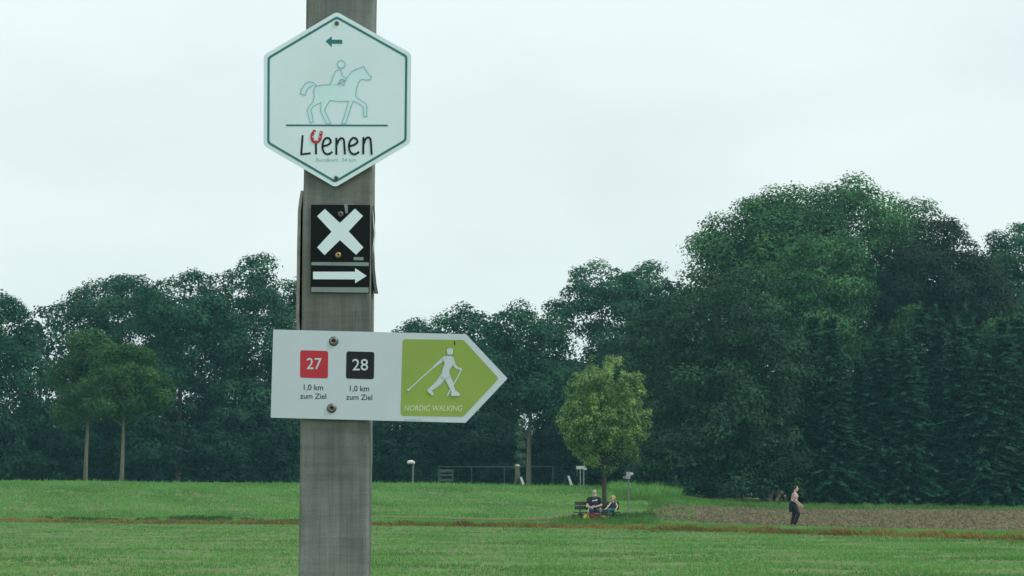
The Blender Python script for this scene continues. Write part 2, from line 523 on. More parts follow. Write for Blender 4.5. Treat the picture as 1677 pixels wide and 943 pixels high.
tree('broadleaf_tree', 'dense dark tree with a pale brown trunk, behind the small capped post', 866, 196, 495,
     [(0, 490, 620, 72, 1.0), (-25, 555, 710, 80, 1.0), (30, 575, 710, 72, 1.0)], 19000, 0.29, 'leaf_oak', group=bgw, seed=18, nclump=110, bark='barklight', r=0.2)
tree('broadleaf_tree', 'tall hazy tree rising behind the young linden', 985, 222, 421,
     [(0, 417, 520, 68, 1.0), (-35, 462, 590, 58, 1.0), (30, 475, 640, 74, 1.0), (0, 575, 770, 90, 1.0)], 18000, 0.32, 'leaf_oak2', group=bgw, seed=19, nclump=95)
tree('broadleaf_tree', 'hazy tree with a ragged flat top, touching the dark chestnut', 1058, 226, 428,
     [(0, 424, 540, 56, 1.0), (5, 495, 700, 72, 1.0)], 12000, 0.32, 'leaf_oak2', group=bgw, seed=20, nclump=70)
tree('broadleaf_tree', 'huge dome-shaped broadleaf tree, the highest of all', 1325, 194, 283,
     [(65, 280, 500, 130, 0.9), (0, 290, 500, 130, 0.9), (-75, 315, 520, 115, 0.9), (-140, 352, 540, 78, 0.9), (140, 315, 500, 75, 0.9), (-30, 340, 580, 165, 1.0), (60, 420, 640, 160, 0.9)], 60000, 0.30, 'leaf_big', seed=21, nclump=330, clump=(0.9, 1.7), r=0.5, outer=0.62, fill=0.3)
tree('broadleaf_tree', 'rounded mid-green tree standing in front of the huge dome-shaped tree', 1345, 184, 372,
     [(0, 376, 540, 92, 0.9), (-20, 440, 640, 90, 0.9)], 22000, 0.27, 'leaf_big', seed=22, nclump=120, r=0.3)
tree('copper_beech', 'dark purple-brown copper beech beside the huge dome-shaped tree', 1535, 188, 350,
     [(0, 362, 560, 88, 0.9), (55, 410, 600, 70, 0.9), (-50, 400, 560, 60, 0.9), (20, 352, 420, 28, 0.9)], 30000, 0.27, 'leaf_copper', seed=23, nclump=150, r=0.4)
tree('broadleaf_tree', 'hazy broadleaf tree behind the copper beech and the spruces', 1668, 215, 372,
     [(0, 366, 520, 70, 1.0), (40, 392, 640, 95, 1.0), (-38, 395, 640, 70, 1.0)], 20000, 0.32, 'leaf_oak2', group=bgw, seed=24, nclump=100)
tree('horse_chestnut', 'large dark chestnut with drooping foliage down to the ground, next to the ploughed field', 1170, 164, 428,
     [(0, 424, 620, 108, 0.9), (-85, 468, 690, 84, 0.9), (78, 495, 700, 88, 0.9), (0, 560, 800, 135, 0.9), (-70, 690, 838, 95, 0.9), (20, 700, 840, 110, 0.9), (95, 700, 838, 70, 0.9), (85, 620, 800, 72, 0.9), (-40, 640, 815, 105, 0.9), (60, 680, 825, 90, 0.9)], 42000, 0.27, 'leaf_chest', seed=25, nclump=300, clump=(0.7, 1.2), r=0.4, flat=0.6, droop=0.35, outer=0.68, fork=0.1, fill=0.25)
# two slender maples in front of the wood
tree('young_maple', 'slender maple with a thin bare trunk, the darker of the pair before the wood', 140, 176, 538,
     [(0, 536, 640, 44, 1.0), (-18, 580, 705, 48, 1.0), (20, 560, 690, 44, 1.0)], 9000, 0.24, 'leaf_yellow', group=None, seed=31, nclump=60, clump=(0.5, 0.9), r=0.13, bark='barklight', fork=0.4, limbs=8)
tree('young_maple', 'slender maple with a thin bare trunk and yellowish crown top before the wood', 199, 172, 562,
     [(6, 560, 650, 56, 1.0), (-28, 600, 705, 48, 1.0), (40, 595, 695, 46, 1.0), (0, 620, 715, 52, 1.0)], 11000, 0.22, 'leaf_young', group=None, seed=32, nclump=70, clump=(0.45, 0.85), r=0.12, bark='barklight', fork=0.4, limbs=8)
# pale bushy sapling near the trunk
tree('sapling', 'pale grey-green slim sapling growing beside a brown trunk behind the capped post', 851, 186, 682,
     [(0, 684, 715, 10, 1.0), (2, 705, 740, 10, 1.0), (0, 735, 775, 11, 1.0)], 1200, 0.16, 'leaf_pale', seed=33, nclump=26, clump=(0.2, 0.32), r=0.04, limbs=4)
# understory shrubs filling the wood edge: a few models, copied
shr = random.Random(5)
def copy_tree(src, loc, rz, scale, label, group):
    c = src.copy(); col.objects.link(c)
    c.location = loc; c.rotation_euler = (0, 0, rz); c.scale = scale
    c['label'] = label; c['group'] = group
    for ch in src.children:
        d = ch.copy(); col.objects.link(d); d.parent = c
    return c
shrub_models = []
spots = [(-70, 205), (-5, 196), (60, 206), (120, 200), (178, 206), (236, 199), (296, 207), (352, 199), (410, 206), (466, 200), (530, 206), (590, 202), (650, 206), (705, 200), (762, 207), (815, 203), (905, 204), (960, 198), (1015, 202), (1070, 196),
         (-90, 226), (-20, 230), (40, 226), (100, 231), (160, 227), (225, 232), (290, 228), (355, 231), (420, 227), (490, 232), (560, 228), (625, 231), (690, 227), (750, 232), (810, 228), (870, 231), (930, 227), (990, 232), (1050, 228), (1110, 226),
         (1128, 176), (1140, 204), (1160, 186), (1215, 190), (1280, 182), (1330, 188), (1400, 192), (1470, 188), (1540, 192), (1610, 188), (1690, 192), (1760, 188)]
for i, (u, Y) in enumerate(spots):
    lab = 'dark shady shrub filling the foot of the far wood behind the slope' if u < 1120 else 'dark shrub in the shade behind the chestnut and the spruces'
    grp = 'shrubs at the foot of the far wood' if u < 1120 else 'shrubs behind the spruces'
    if i < 4:
        top = (600, 640, 620, 655)[i]
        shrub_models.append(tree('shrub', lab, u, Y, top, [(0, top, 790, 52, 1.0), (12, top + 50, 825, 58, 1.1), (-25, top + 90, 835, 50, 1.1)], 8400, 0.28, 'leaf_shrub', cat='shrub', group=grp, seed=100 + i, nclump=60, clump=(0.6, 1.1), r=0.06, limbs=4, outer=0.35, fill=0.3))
    else:
        k = shr.uniform(0.85, 1.12)
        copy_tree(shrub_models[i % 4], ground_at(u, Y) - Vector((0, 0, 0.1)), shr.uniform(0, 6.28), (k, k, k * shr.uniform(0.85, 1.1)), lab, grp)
deep = []
for i, (u, Y, top) in enumerate([(-60, 240, 500), (60, 244, 500), (150, 242, 505), (250, 246, 510), (350, 242, 505), (450, 246, 520), (560, 244, 545), (660, 246, 550), (800, 240, 545), (900, 244, 545), (1000, 242, 520), (1090, 238, 520), (1200, 236, 470), (1250, 206, 500), (1388, 200, 520), (1180, 200, 520), (1480, 205, 515), (1560, 206, 500), (1635, 204, 515), (1092, 205, 475), (1140, 198, 480), (1320, 238, 460), (1450, 236, 470), (1600, 240, 480), (1740, 236, 420)]):
    lab = 'shaded tree deep inside the wood, seen only through gaps between nearer crowns'
    if i < 3:
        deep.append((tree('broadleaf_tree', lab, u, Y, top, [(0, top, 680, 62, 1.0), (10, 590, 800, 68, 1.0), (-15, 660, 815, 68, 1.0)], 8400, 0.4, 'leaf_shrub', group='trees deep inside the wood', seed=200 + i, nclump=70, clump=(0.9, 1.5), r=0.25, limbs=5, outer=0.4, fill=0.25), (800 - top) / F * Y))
    else:
        src, hh = deep[i % 3]
        k = ((800 - top) / F * Y) / hh
        copy_tree(src, ground_at(u, Y), shr.uniform(0, 6.28), (max(1.0, k), max(1.0, k), k), lab, 'trees deep inside the wood')

# ---- spruces
def spruce_mesh(seed, h, rbase):
    rng = np.random.default_rng(seed)
    Ps = []; Ts = []; Bs = []; tn = []
    nl = int(h / 0.24)
    for i in range(nl):
        t = i / nl
        z0 = 0.25 + t * (h - 0.5)
        rr = rbase * (1 - t) ** 0.62 * rng.uniform(0.75, 1.15) + 0.1
        nb = int(6 + 7 * (1 - t))
        a0 = rng.random() * 6.28
        for b in range(nb):
            a = a0 + 6.283 * b / nb + rng.normal() * 0.18
            ln = rr * rng.uniform(0.55, 1.2); zj = rng.normal() * 0.13; dk = rng.uniform(0.15, 0.45)
            tone_b = rng.random()
            ns = max(4, int(ln / 0.17))
            for k in range(ns):
                q = (k + 0.5) / ns
                # drooping then upturned tip
                x = ln * q
                zz = z0 + zj + dk * ln * q * (0.35 - q) + 0.12 * ln * max(0, q - 0.7)
                d = np.array([math.cos(a), math.sin(a), 0.0])
                side = np.array([-math.sin(a), math.cos(a), 0.0])
                for sgn in (-1, 1, 0):
                    if sgn == 0 and rng.random() < 0.4: continue
                    L = (0.17 + 0.22 * (1 - q)) * rng.uniform(0.8, 1.25)
                    dirn = d * 0.55 + side * sgn * 0.8 + np.array([0, 0, -0.25 - 0.3 * rng.random() + (0.5 if sgn == 0 else 0)])
                    dirn /= np.linalg.norm(dirn)
                    c = d * x + np.array([0, 0, zz]) + dirn * L * 0.5
                    Ps.append(c); Ts.append(dirn * L * 0.62)
                    bb = np.cross(dirn, np.array([0, 0, 1.0]) + rng.normal(size=3) * 0.35); bb /= np.linalg.norm(bb)
                    Bs.append(bb * 0.085 * rng.uniform(0.7, 1.3))
                    tn.append(0.35 * tone_b + 0.3 * rng.random() + 0.35 * q * q)
    for k in range(40):
        z = h - rng.random() * 0.9
        d = unit(np.array([rng.normal(), rng.normal(), 1.2])); Ps.append(np.array([0, 0, z]) + d * 0.08); Ts.append(d * 0.16)
        bb = unit(np.cross(d, rng.normal(size=3))); Bs.append(bb * 0.04); tn.append(0.7)
    return quads_mesh('crown', np.array(Ps), np.array(Ts), np.array(Bs), np.array(tn))
sp = [(spruce_mesh(41, 10.8, 2.7), 10.8), (spruce_mesh(42, 11.6, 2.9), 11.6), (spruce_mesh(43, 10.0, 2.6), 10.0)]
def spruce_trunk(h):
    mb = MB(); mb.tube([(0, 0, -0.2), (0.02, 0, h * 0.5), (0, 0, h)], [0.17, 0.1, 0.015], 8); return mb.mesh('trunk')
spt = [spruce_trunk(h) for _, h in sp]
sr = random.Random(9)
row = [(1318, 0), (1362, 1), (1404, 2), (1444, 0), (1486, 1), (1528, 2), (1568, 1), (1608, 0), (1648, 1), (1690, 2), (1732, 0), (1775, 1)]
rowb = [(1340, 1), (1384, 2), (1425, 0), (1466, 2), (1508, 1), (1548, 0), (1590, 1), (1630, 2), (1670, 0), (1712, 1)]
for i, (u, k) in enumerate(row + rowb):
    back = i >= len(row)
    Y = (172 if back else 166) + sr.uniform(-0.8, 0.8)
    b = ground_at(u, Y)
    e = empty('spruce', b, sr.uniform(0, 6))
    s = sr.uniform(0.86, 1.08) * (1.05 if back else 0.97)
    e.scale = (s * sr.uniform(0.95, 1.15), s * sr.uniform(0.95, 1.15), s)
    e.rotation_euler = (R(sr.uniform(-1.5, 1.5)), R(sr.uniform(-1.5, 1.5)), e.rotation_euler[2])
    tag(e, 'dark spruce in the close row behind the ploughed field, tip reaching above the row' if back else 'dark spruce in the close row along the ploughed field, branches drooping to the ground', 'spruce', 'spruces behind the front row' if back else 'spruces along the ploughed field')
    link_mesh('crown', sp[k][0], M['needle'], e)
    link_mesh('trunk', spt[k], M['bark'], e, True)
for i, (u, top, hw, lab) in enumerate([(1330, 535, 42, 'yellow-green bushy tree between the dark chestnut and the spruces'),
                                   (1488, 487, 34, 'yellow-green slim tree peeping over the spruces below the copper beech'),
                                   (1588, 520, 30, 'low yellow-green tree peeping over the spruces, beyond the copper beech'),
                                   (1652, 498, 44, 'bright yellow-green bushy tree peeping over the last spruces')]):
    tree('young_tree', lab, u, 176, top, [(0, top, top + 110, hw, 1.0), (5, top + 70, top + 230, hw, 1.0)], 6500, 0.2, 'leaf_yellow', seed=60 + i, nclump=55, clump=(0.45, 0.85), r=0.12, limbs=6)

# bare twig of the beech
def bare_branch():
    b = at_y(1540, 372, 188); 
    mb = MB()
    p = [at_y(1525, 395, 187.5), at_y(1540, 378, 187.3), at_y(1552, 366, 187.2), at_y(1562, 356, 187.2)]
    mb.tube(p, [0.07, 0.05, 0.035, 0.012], 6)
    mb.tube([p[1], at_y(1552, 372, 187.1), at_y(1558, 368, 187)], [0.03, 0.02, 0.008], 5)
    mb.tube([p[2], at_y(1553, 358, 187.1)], [0.025, 0.008], 5)
    return mb
bch = [o for o in bpy.data.objects if o.name.startswith('copper_beech')][0]
bare_branch().build('bare_branch', M['bark'], bch, bch.location)

# ---- young linden beside the bench
LB = ground_at(989, 127)
lin = tree('linden_tree', 'young round-crowned linden with bright leaves behind the bench', 989, 127, 575,
     [(0, 574, 770, 76, 1.0), (-14, 605, 768, 71, 1.0), (14, 600, 770, 70, 1.0), (0, 650, 792, 68, 1.0)], 24000, 0.125, 'leaf_linden', seed=71, nclump=260, clump=(0.2, 0.4), r=0.115, fork=0.25, limbs=26, outer=0.5, flat=0.9, fill=0.2)

# ------------------------------------------------------------------ grass stuff
def blades(name, label, P, h, w, mat, seed, lean=0.35, per=3, clumpy=False):
    rng = np.random.default_rng(seed)
    P = np.repeat(P, per, axis=0)
    n = len(P)
    P = P + np.concatenate([rng.normal(size=(n, 2)) * w * 1.5, np.zeros((n, 1))], 1)
    hh = h * rng.uniform(0.5, 1.3, n)
    if clumpy: hh *= 0.8 + 0.3 * np.sin(P[:, 0] * 2.3 + np.sin(P[:, 1] * 1.7) * 2) + 0.3 * np.sin(P[:, 0] * 5.9 + 1) * np.sin(P[:, 1] * 0.9)
    tip = np.stack([rng.normal(size=n) * lean * hh, rng.normal(size=n) * lean * hh, hh], 1)
    a = rng.random(n) * math.pi
    s = np.stack([np.cos(a), np.sin(a) * 0.6, np.zeros(n)], 1) * (w * rng.uniform(0.6, 1.3, n))[:, None]
    V = np.empty((n, 3, 3), np.float32)
    V[:, 0] = P - s; V[:, 1] = P + s; V[:, 2] = P + tip
    V[:, :2, 2] -= 0.02
    me = bpy.data.meshes.new(name)
    me.vertices.add(n * 3); me.vertices.foreach_set('co', V.reshape(-1))
    me.loops.add(n * 3); me.loops.foreach_set('vertex_index', np.arange(n * 3, dtype=np.int32))
    me.polygons.add(n); me.polygons.foreach_set('loop_start', np.arange(0, n * 3, 3, dtype=np.int32))
    me.update(calc_edges=True)
    at = me.attributes.new('tone', 'FLOAT', 'FACE')
    # patchiness on top of per-blade variation
    pt = 0.5 + 0.25 * np.sin(P[:, 0] * 0.9 + 2 * np.sin(P[:, 1] * 0.21)) + 0.25 * np.sin(P[:, 1] * 0.5 + P[:, 0] * 0.3 + 1.3)
    at.data.foreach_set('value', np.clip(0.55 * rng.random(n) + 0.45 * pt, 0, 1).astype(np.float32))
    o = link_mesh(name, me, mat)
    tag(o, label, 'grass', kind='stuff')
    return o
def scatter(seed, n, urange, y0f, y1f, keep=None):
    rng = np.random.default_rng(seed)
    u = rng.uniform(urange[0], urange[1], n)
    a = y0f(u); b = y1f(u)
    q = rng.random(n)
    Y = a + (b - a) * q
    x = (u - CX) / F * Y
    ok = np.ones(n, bool) if keep is None else keep(x, Y, u, rng)
    x = x[ok]; Y = Y[ok]
    return np.stack([x, Y, ground_z(x, Y)], 1)
def patchy(x, Y, u, rng):
    p = np.sin(x * 1.7 + 1.1 * np.sin(Y * 0.7)) + np.sin(Y * 1.1 + 0.8 * np.sin(x * 0.9)) + 0.6 * np.sin(x * 4.1 + Y * 2.3)
    return rng.random(len(x)) < np.clip(0.5 + 0.3 * p, 0.04, 1)
PATH_U = [560, 700, 850, 960]
def slopey(x, Y, u, rng):
    onpath = (Y > np.interp(u, PATH_U, [138, 134, 127.5, 131]) - 0.2) & (Y < np.interp(u, PATH_U, [139, 136, 131.5, 137])) & (u > 560) & (u < 965)
    trk = np.sin((x * 0.5 + Y) * 0.8 + 0.6 * np.sin(x * 0.4)) + 0.8 * np.sin((x * 0.45 + Y) * 2.1 + np.sin(x)) + 0.7 * np.sin(x * 1.9 + Y * 0.6)
    k = np.clip(0.75 + 0.28 * trk, 0.1, 1)
    return rng.random(len(x)) < np.where(onpath, 0.12, k)
blades('field_grass', 'short sparse green crop in the near field', scatter(1, 90000, (-250, 1950), lambda u: 0 * u + 46, lambda u: strip_y(u) - 1.0, patchy), 0.055, 0.022, M['grass'], 1, per=3)
blades('slope_grass', 'short bright meadow grass on the rising slope', scatter(2, 70000, (-250, 1140), lambda u: strip_y(u) + 1.0, lambda u: 0 * u + 171, slopey), 0.085, 0.03, M['hillgrass'], 2, per=3)
blades('verge_grass', 'dry orange-brown grass strip along the field edge', scatter(3, 34000, (-300, 2000), lambda u: strip_y(u) - 0.9 + 0.35 * np.sin(u * 0.05), lambda u: strip_y(u) + 0.9 + 0.5 * np.sin(u * 0.031), lambda x, Y, u, rng: rng.random(len(x)) < np.clip(0.42 + 0.4 * np.sin(u * 0.083 + 2 * np.sin(u * 0.011)) * np.sin(u * 0.019 + 1) + 0.3 * np.sin(u * 0.37 + Y * 2) + 0.2 * np.clip((u - 500) / 600, 0, 1), 0.03, 1)), 0.19, 0.022, M['drygrass'], 3, per=3, lean=0.7, clumpy=True)
blades('verge_grass', 'scattered dry tufts thinning out into the near field', scatter(32, 9000, (-300, 2000), lambda u: strip_y(u) - 9, lambda u: strip_y(u) - 0.5, lambda x, Y, u, rng: rng.random(len(x)) < np.exp((Y - strip_y(u)) / 2.2) * (0.6 + 0.4 * np.sin(u * 0.13))), 0.1, 0.025, M['drygrass'], 32, per=3, lean=0.7, clumpy=True)
blades('verge_grass', 'green tufts growing through the dry strip', scatter(31, 8000, (-300, 2000), lambda u: strip_y(u) - 0.4, lambda u: strip_y(u) + 2.4, lambda x, Y, u, rng: rng.random(len(x)) < np.clip(0.4 + 0.5 * np.sin(u * 0.061 + 2) + 0.25 * (Y - strip_y(u)), 0.05, 1)), 0.17, 0.025, M['tallgrass'], 31, per=3, lean=0.6, clumpy=True)
blades('verge_grass', 'green grass ribbon behind the dry strip and before the ploughed field', scatter(4, 14000, (1020, 2000), lambda u: strip_y(u) + 0.8, lambda u: np.interp(u, [1020, 1100, 1300, 1677, 2050], [128, 122.5, 112.5, 101.5, 93.5])), 0.12, 0.025, M['hillgrass'], 4, per=4)
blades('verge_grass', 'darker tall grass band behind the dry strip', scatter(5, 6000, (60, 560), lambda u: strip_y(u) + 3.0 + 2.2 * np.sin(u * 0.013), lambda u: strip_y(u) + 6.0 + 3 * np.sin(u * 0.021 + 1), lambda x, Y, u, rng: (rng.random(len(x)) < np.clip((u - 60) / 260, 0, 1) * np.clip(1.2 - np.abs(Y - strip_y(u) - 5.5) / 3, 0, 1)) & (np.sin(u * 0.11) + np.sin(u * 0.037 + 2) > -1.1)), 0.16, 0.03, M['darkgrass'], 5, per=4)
blades('tall_grass', 'tall rough grass around the bench, signpost and chestnut', np.concatenate([
    scatter(6, 3000, (1010, 1090), lambda u: 0 * u + 146, lambda u: 0 * u + 163),
    scatter(7, 5000, (1060, 2000), lambda u: np.interp(u, [1050, 1075, 1110, 1240, 1677, 2050], [129, 137, 143, 149, 158, 160]), lambda u: np.interp(u, [1050, 1110, 2050], [150, 158, 163])),
    scatter(8, 2500, (900, 1075), lambda u: 0 * u + 119, lambda u: 0 * u + 127)]), 0.24, 0.03, M['tallgrass'], 6, per=4, lean=0.5, clumpy=True)
blades('tall_grass', 'high rough grass bank between the signpost and the chestnut', scatter(16, 4200, (1000, 1112), lambda u: 0 * u + 149 + 9 * np.abs((u - 1062) / 50) ** 2, lambda u: 0 * u + 165, lambda x, Y, u, rng: rng.random(len(x)) < np.clip(0.45 + 0.35 * np.sin(x * 3 + Y) + 0.35 * np.sin(x * 1.1 - Y * 0.7), 0.05, 1)), 0.42, 0.04, M['hillgrass'], 16, per=4, lean=0.6, clumpy=True)
blades('tall_grass', 'tall grass around the linden foot, shade put into its dark green', scatter(9, 1200, (935, 1070), lambda u: 0 * u + 122.5, lambda u: 0 * u + 130), 0.26, 0.03, M['darkgrass'], 7, per=4)  # shadow under linden and bench painted by using the darker blade colour

blades('crest_tufts', 'uneven taller tufts along the slope crest', scatter(41, 1500, (-250, 1100), lambda u: 0 * u + 158, lambda u: 0 * u + 170), 0.2, 0.03, M['hillgrass'], 41, per=4)
# clods of the ploughed field
def clods():
    rng = np.random.default_rng(77)
    P = scatter(10, 9000, (1056, 2040), lambda u: np.interp(u, [1050, 1100, 1300, 1677, 2050], [128, 122, 112, 101, 93]), lambda u: np.interp(u, [1050, 1075, 1110, 1240, 1677, 2050], [129, 137, 143, 149, 158, 160]))
    n = len(P)
    s = rng.uniform(0.03, 0.09, (n, 1, 1))
    base = np.array([[1, 0, 0], [0, 1, 0], [-1, 0, 0], [0, -1, 0], [0, 0, 1.0]])[None] * s * rng.uniform(0.6, 1.4, (n, 5, 3))
    V = P[:, None, :] + base + np.array([0, 0, 0.03])
    fs = np.array([[0, 1, 4], [1, 2, 4], [2, 3, 4], [3, 0, 4]])[None] + np.arange(n)[:, None, None] * 5
    me = bpy.data.meshes.new('soil_clods')
    me.from_pydata(V.reshape(-1, 3).tolist(), [], fs.reshape(-1, 3).tolist())
    o = link_mesh('soil_clods', me, M['soil'])
    tag(o, 'brown clods of turned earth on the ploughed field', 'soil', kind='stuff')
clods()
blades('field_weeds', 'thin green weeds sprouting between the clods', scatter(11, 2600, (1056, 2040), lambda u: np.interp(u, [1050, 1100, 1300, 1677, 2050], [128, 122, 112, 101, 93]), lambda u: np.interp(u, [1050, 1075, 1110, 1240, 1677, 2050], [129, 137, 143, 149, 158, 160])), 0.08, 0.025, M['grass'], 12, per=3)

# ==== DETAILS ====
# ------------------------------------------------------------------ haze
def haze():
    mb = MB()
    mb.box((0, 1795, 14), (9900, 4450, 36))
    m = bpy.data.materials.new('thin haze')
    m.use_nodes = True
    nt = m.node_tree
    nt.nodes.clear()
    o = nt.nodes.new('ShaderNodeOutputMaterial')
    v = nt.nodes.new('ShaderNodeVolumePrincipled')
    v.inputs['Color'].default_value = (0.36, 0.82, 0.95, 1)
    v.inputs['Density'].default_value = 0.00027
    nt.links.new(v.outputs['Volume'], o.inputs['Volume'])
    h = mb.build('haze', m)
    h['kind'] = 'stuff'
    tag(h, 'thin pale bluish summer haze over the fields', 'haze')
haze()

# ------------------------------------------------------------------ sign materials
M['sign_white'] = plain('weathered white sign', (0.56, 0.63, 0.70), 0.45, 0.05, 9.0, spec=0.4)
M['sign_pale'] = plain('pale green white sign', (0.74, 0.86, 0.93), 0.45, 0.05, 9.0, spec=0.4)
M['teal'] = plain('teal print', (0.035, 0.19, 0.19), 0.5, 0.08, 20)
M['horse_fill'] = plain('faded cyan print', (0.655, 0.86, 0.91), 0.5, 0.04, 20)
M['horse_line'] = plain('faded teal print', (0.27, 0.52, 0.54), 0.5, 0.06, 20)
M['ink'] = plain('black print', (0.018, 0.021, 0.024), 0.5, 0.1, 40, spec=0.2)
M['red'] = plain('red print', (0.50, 0.035, 0.055), 0.5, 0.06, 20)
M['lime'] = plain('lime green print', (0.28, 0.385, 0.085), 0.5, 0.05, 12)
M['lime_text'] = plain('pale lime print', (0.55, 0.62, 0.42), 0.5, 0.05, 12)
M['black_plate'] = plain('black painted metal', (0.006, 0.010, 0.011), 0.55, 0.4, 14, spec=0.15)
M['grey_strip'] = plain('dull grey strip', (0.22, 0.27, 0.27), 0.6, 0.15, 30)
M['steel'] = plain('screw steel', (0.18, 0.18, 0.18), 0.42, 0.25, 300, metal=0.8)
M['brass'] = plain('brass screw', (0.38, 0.30, 0.14), 0.4, 0.25, 300, metal=0.7)
M['stain'] = plain('grey dirt', (0.28, 0.30, 0.29), 0.8, 0.3, 200)

YP = 4.0        # front face of the post
PX = YP / F     # metres per photograph pixel at the post

def wood_mat():
    m, nt, b = new_mat('weathered sawn oak')
    b.inputs['Roughness'].default_value = 0.9
    b.inputs['Specular IOR Level'].default_value = 0.15
    co = nt.nodes.new('ShaderNodeTexCoord')
    def noise(scale, st, det=5, rough=0.6):
        ma = nt.nodes.new('ShaderNodeMapping'); ma.inputs['Scale'].default_value = st
        n = nt.nodes.new('ShaderNodeTexNoise'); n.inputs['Scale'].default_value = scale; n.inputs['Detail'].default_value = det; n.inputs['Roughness'].default_value = rough
        nt.links.new(co.outputs['Object'], ma.inputs['Vector']); nt.links.new(ma.outputs['Vector'], n.inputs['Vector'])
        return n.outputs['Fac']
    def ramp(f, p0, c0, p1, c1):
        r = nt.nodes.new('ShaderNodeValToRGB')
        r.color_ramp.elements[0].position = p0; r.color_ramp.elements[0].color = c0 + (1,)
        r.color_ramp.elements[1].position = p1; r.color_ramp.elements[1].color = c1 + (1,)
        nt.links.new(f, r.inputs['Fac']); return r.outputs['Color']
    def mix(bt, fac, a, c):
        x = nt.nodes.new('ShaderNodeMix'); x.data_type = 'RGBA'; x.blend_type = bt
        if isinstance(fac, float): x.inputs['Factor'].default_value = fac
        else: nt.links.new(fac, x.inputs['Factor'])
        nt.links.new(a, x.inputs['A'])
        if isinstance(c, tuple): x.inputs['B'].default_value = c + (1,)
        else: nt.links.new(c, x.inputs['B'])
        return x.outputs['Result']
    big = noise(9, (1, 1, 0.45), 4)
    grain = noise(40, (2.6, 2.6, 0.07), 6, 0.7)
    saw = noise(26, (0.35, 0.35, 4.0), 5, 0.7)
    fine = noise(500, (1, 1, 1), 3)
    c = ramp(big, 0.3, (0.095, 0.108, 0.106), 0.7, (0.31, 0.33, 0.325))
    c = mix('MULTIPLY', 0.5, c, ramp(grain, 0.3, (0.62, 0.6, 0.56), 0.65, (1.15, 1.14, 1.1)))
    c = mix('MULTIPLY', 0.4, c, ramp(saw, 0.35, (0.66, 0.66, 0.66), 0.6, (1.1, 1.1, 1.1)))
    c = mix('MULTIPLY', 0.6, c, ramp(fine, 0.3, (0.7, 0.7, 0.7), 0.7, (1.15, 1.15, 1.15)))
    brown = ramp(noise(14, (1, 1, 0.6), 3), 0.5, (0, 0, 0), 0.72, (0.55, 0.55, 0.55))
    c = mix('MIX', brown, c, (0.16, 0.15, 0.12))
    dark = ramp(noise(30, (1.5, 1.5, 0.12), 4), 0.66, (0, 0, 0), 0.75, (0.75, 0.75, 0.75))
    c = mix('MIX', dark, c, (0.06, 0.06, 0.055))
    nt.links.new(c, b.inputs['Base Color'])
    bp = nt.nodes.new('ShaderNodeBump'); bp.inputs['Strength'].default_value = 0.25; bp.inputs['Distance'].default_value = 0.004
    nt.links.new(saw, bp.inputs['Height'])
    bp2 = nt.nodes.new('ShaderNodeBump'); bp2.inputs['Strength'].default_value = 0.5; bp2.inputs['Distance'].default_value = 0.004
    nt.links.new(grain, bp2.inputs['Height']); nt.links.new(bp.outputs['Normal'], bp2.inputs['Normal'])
    nt.links.new(bp2.outputs['Normal'], b.inputs['Normal'])
    return m
M['wood'] = wood_mat()

def wooden_post():
    base = Vector((at_y(530, 800, YP).x, YP + 0.05, 0))
    rnd = random.Random(3)
    vs = []; fs = []
    zs = np.linspace(-0.3, 2.75, 90)
    dep = 0.102
    for z in zs:
        v = 800 - (z - EYE) * F / YP
        ul = 489 + 8 * (943 - v) / 943 + 0.5 * math.sin(z * 9) + rnd.uniform(-.35, .35)
        ur = 602 + 7.0 * (943 - v) / 943 + 0.5 * math.sin(z * 7 + 2) + rnd.uniform(-.35, .35)
        xl = at_y(ul, 800, YP).x; xr = at_y(ur, 800, YP).x
        c = 0.0022 + 0.0008 * rnd.random()
        # chamfered rectangle
        for (x, y) in ((xl + c, YP), (xr - c, YP), (xr, YP + c), (xr, YP + dep - c), (xr - c, YP + dep), (xl + c, YP + dep), (xl, YP + dep - c), (xl, YP + c)):
            vs.append((x - base.x, y - base.y, z))
    n = len(zs)
    for i in range(n - 1):
        for k in range(8):
            k2 = (k + 1) % 8
            fs.append((i * 8 + k, i * 8 + k2, (i + 1) * 8 + k2, (i + 1) * 8 + k))
    fs.append(tuple((n - 1) * 8 + k for k in range(8)))
    me = bpy.data.meshes.new('wooden_post')
    me.from_pydata(vs, [], fs)
    o = link_mesh('wooden_post', me, M['wood'])
    o.location = base
    tag(o, 'square grey weathered wooden post carrying the trail signs', 'post')
wooden_post()

# ---------- flat sign pieces, drawn in photograph pixels on the plane of the sign
def plate(mb, pts, Yf, th, mi=0):
    n = len(pts)
    vs = [at_y(u, v, Yf) for u, v in pts]
    area = sum(pts[i][0] * pts[(i + 1) % n][1] - pts[(i + 1) % n][0] * pts[i][1] for i in range(n))
    order = list(range(n)) if area < 0 else list(range(n - 1, -1, -1))
    vs2 = vs + [Vector((p.x, p.y + th, p.z)) for p in vs]
    fs = [tuple(order), tuple(i + n for i in reversed(order))]
    for a in range(n):
        i, j = order[a], order[(a + 1) % n]
        fs.append((j, i, i + n, j + n))
    mb.add(vs2, fs, mi)
def rounded(pts, r, seg=5):
    out = []
    n = len(pts)
    for i in range(n):
        p0 = Vector(pts[i - 1]); p = Vector(pts[i]); p1 = Vector(pts[(i + 1) % n])
        d0 = (p0 - p).normalized(); d1 = (p1 - p).normalized()
        ang = d0.angle(d1)
        t = r / math.tan(ang / 2)
        a = p + d0 * t; b = p + d1 * t
        for k in range(seg + 1):
            q = k / seg
            out.append(tuple((1 - q) ** 2 * a + 2 * q * (1 - q) * p + q * q * b))
    return out
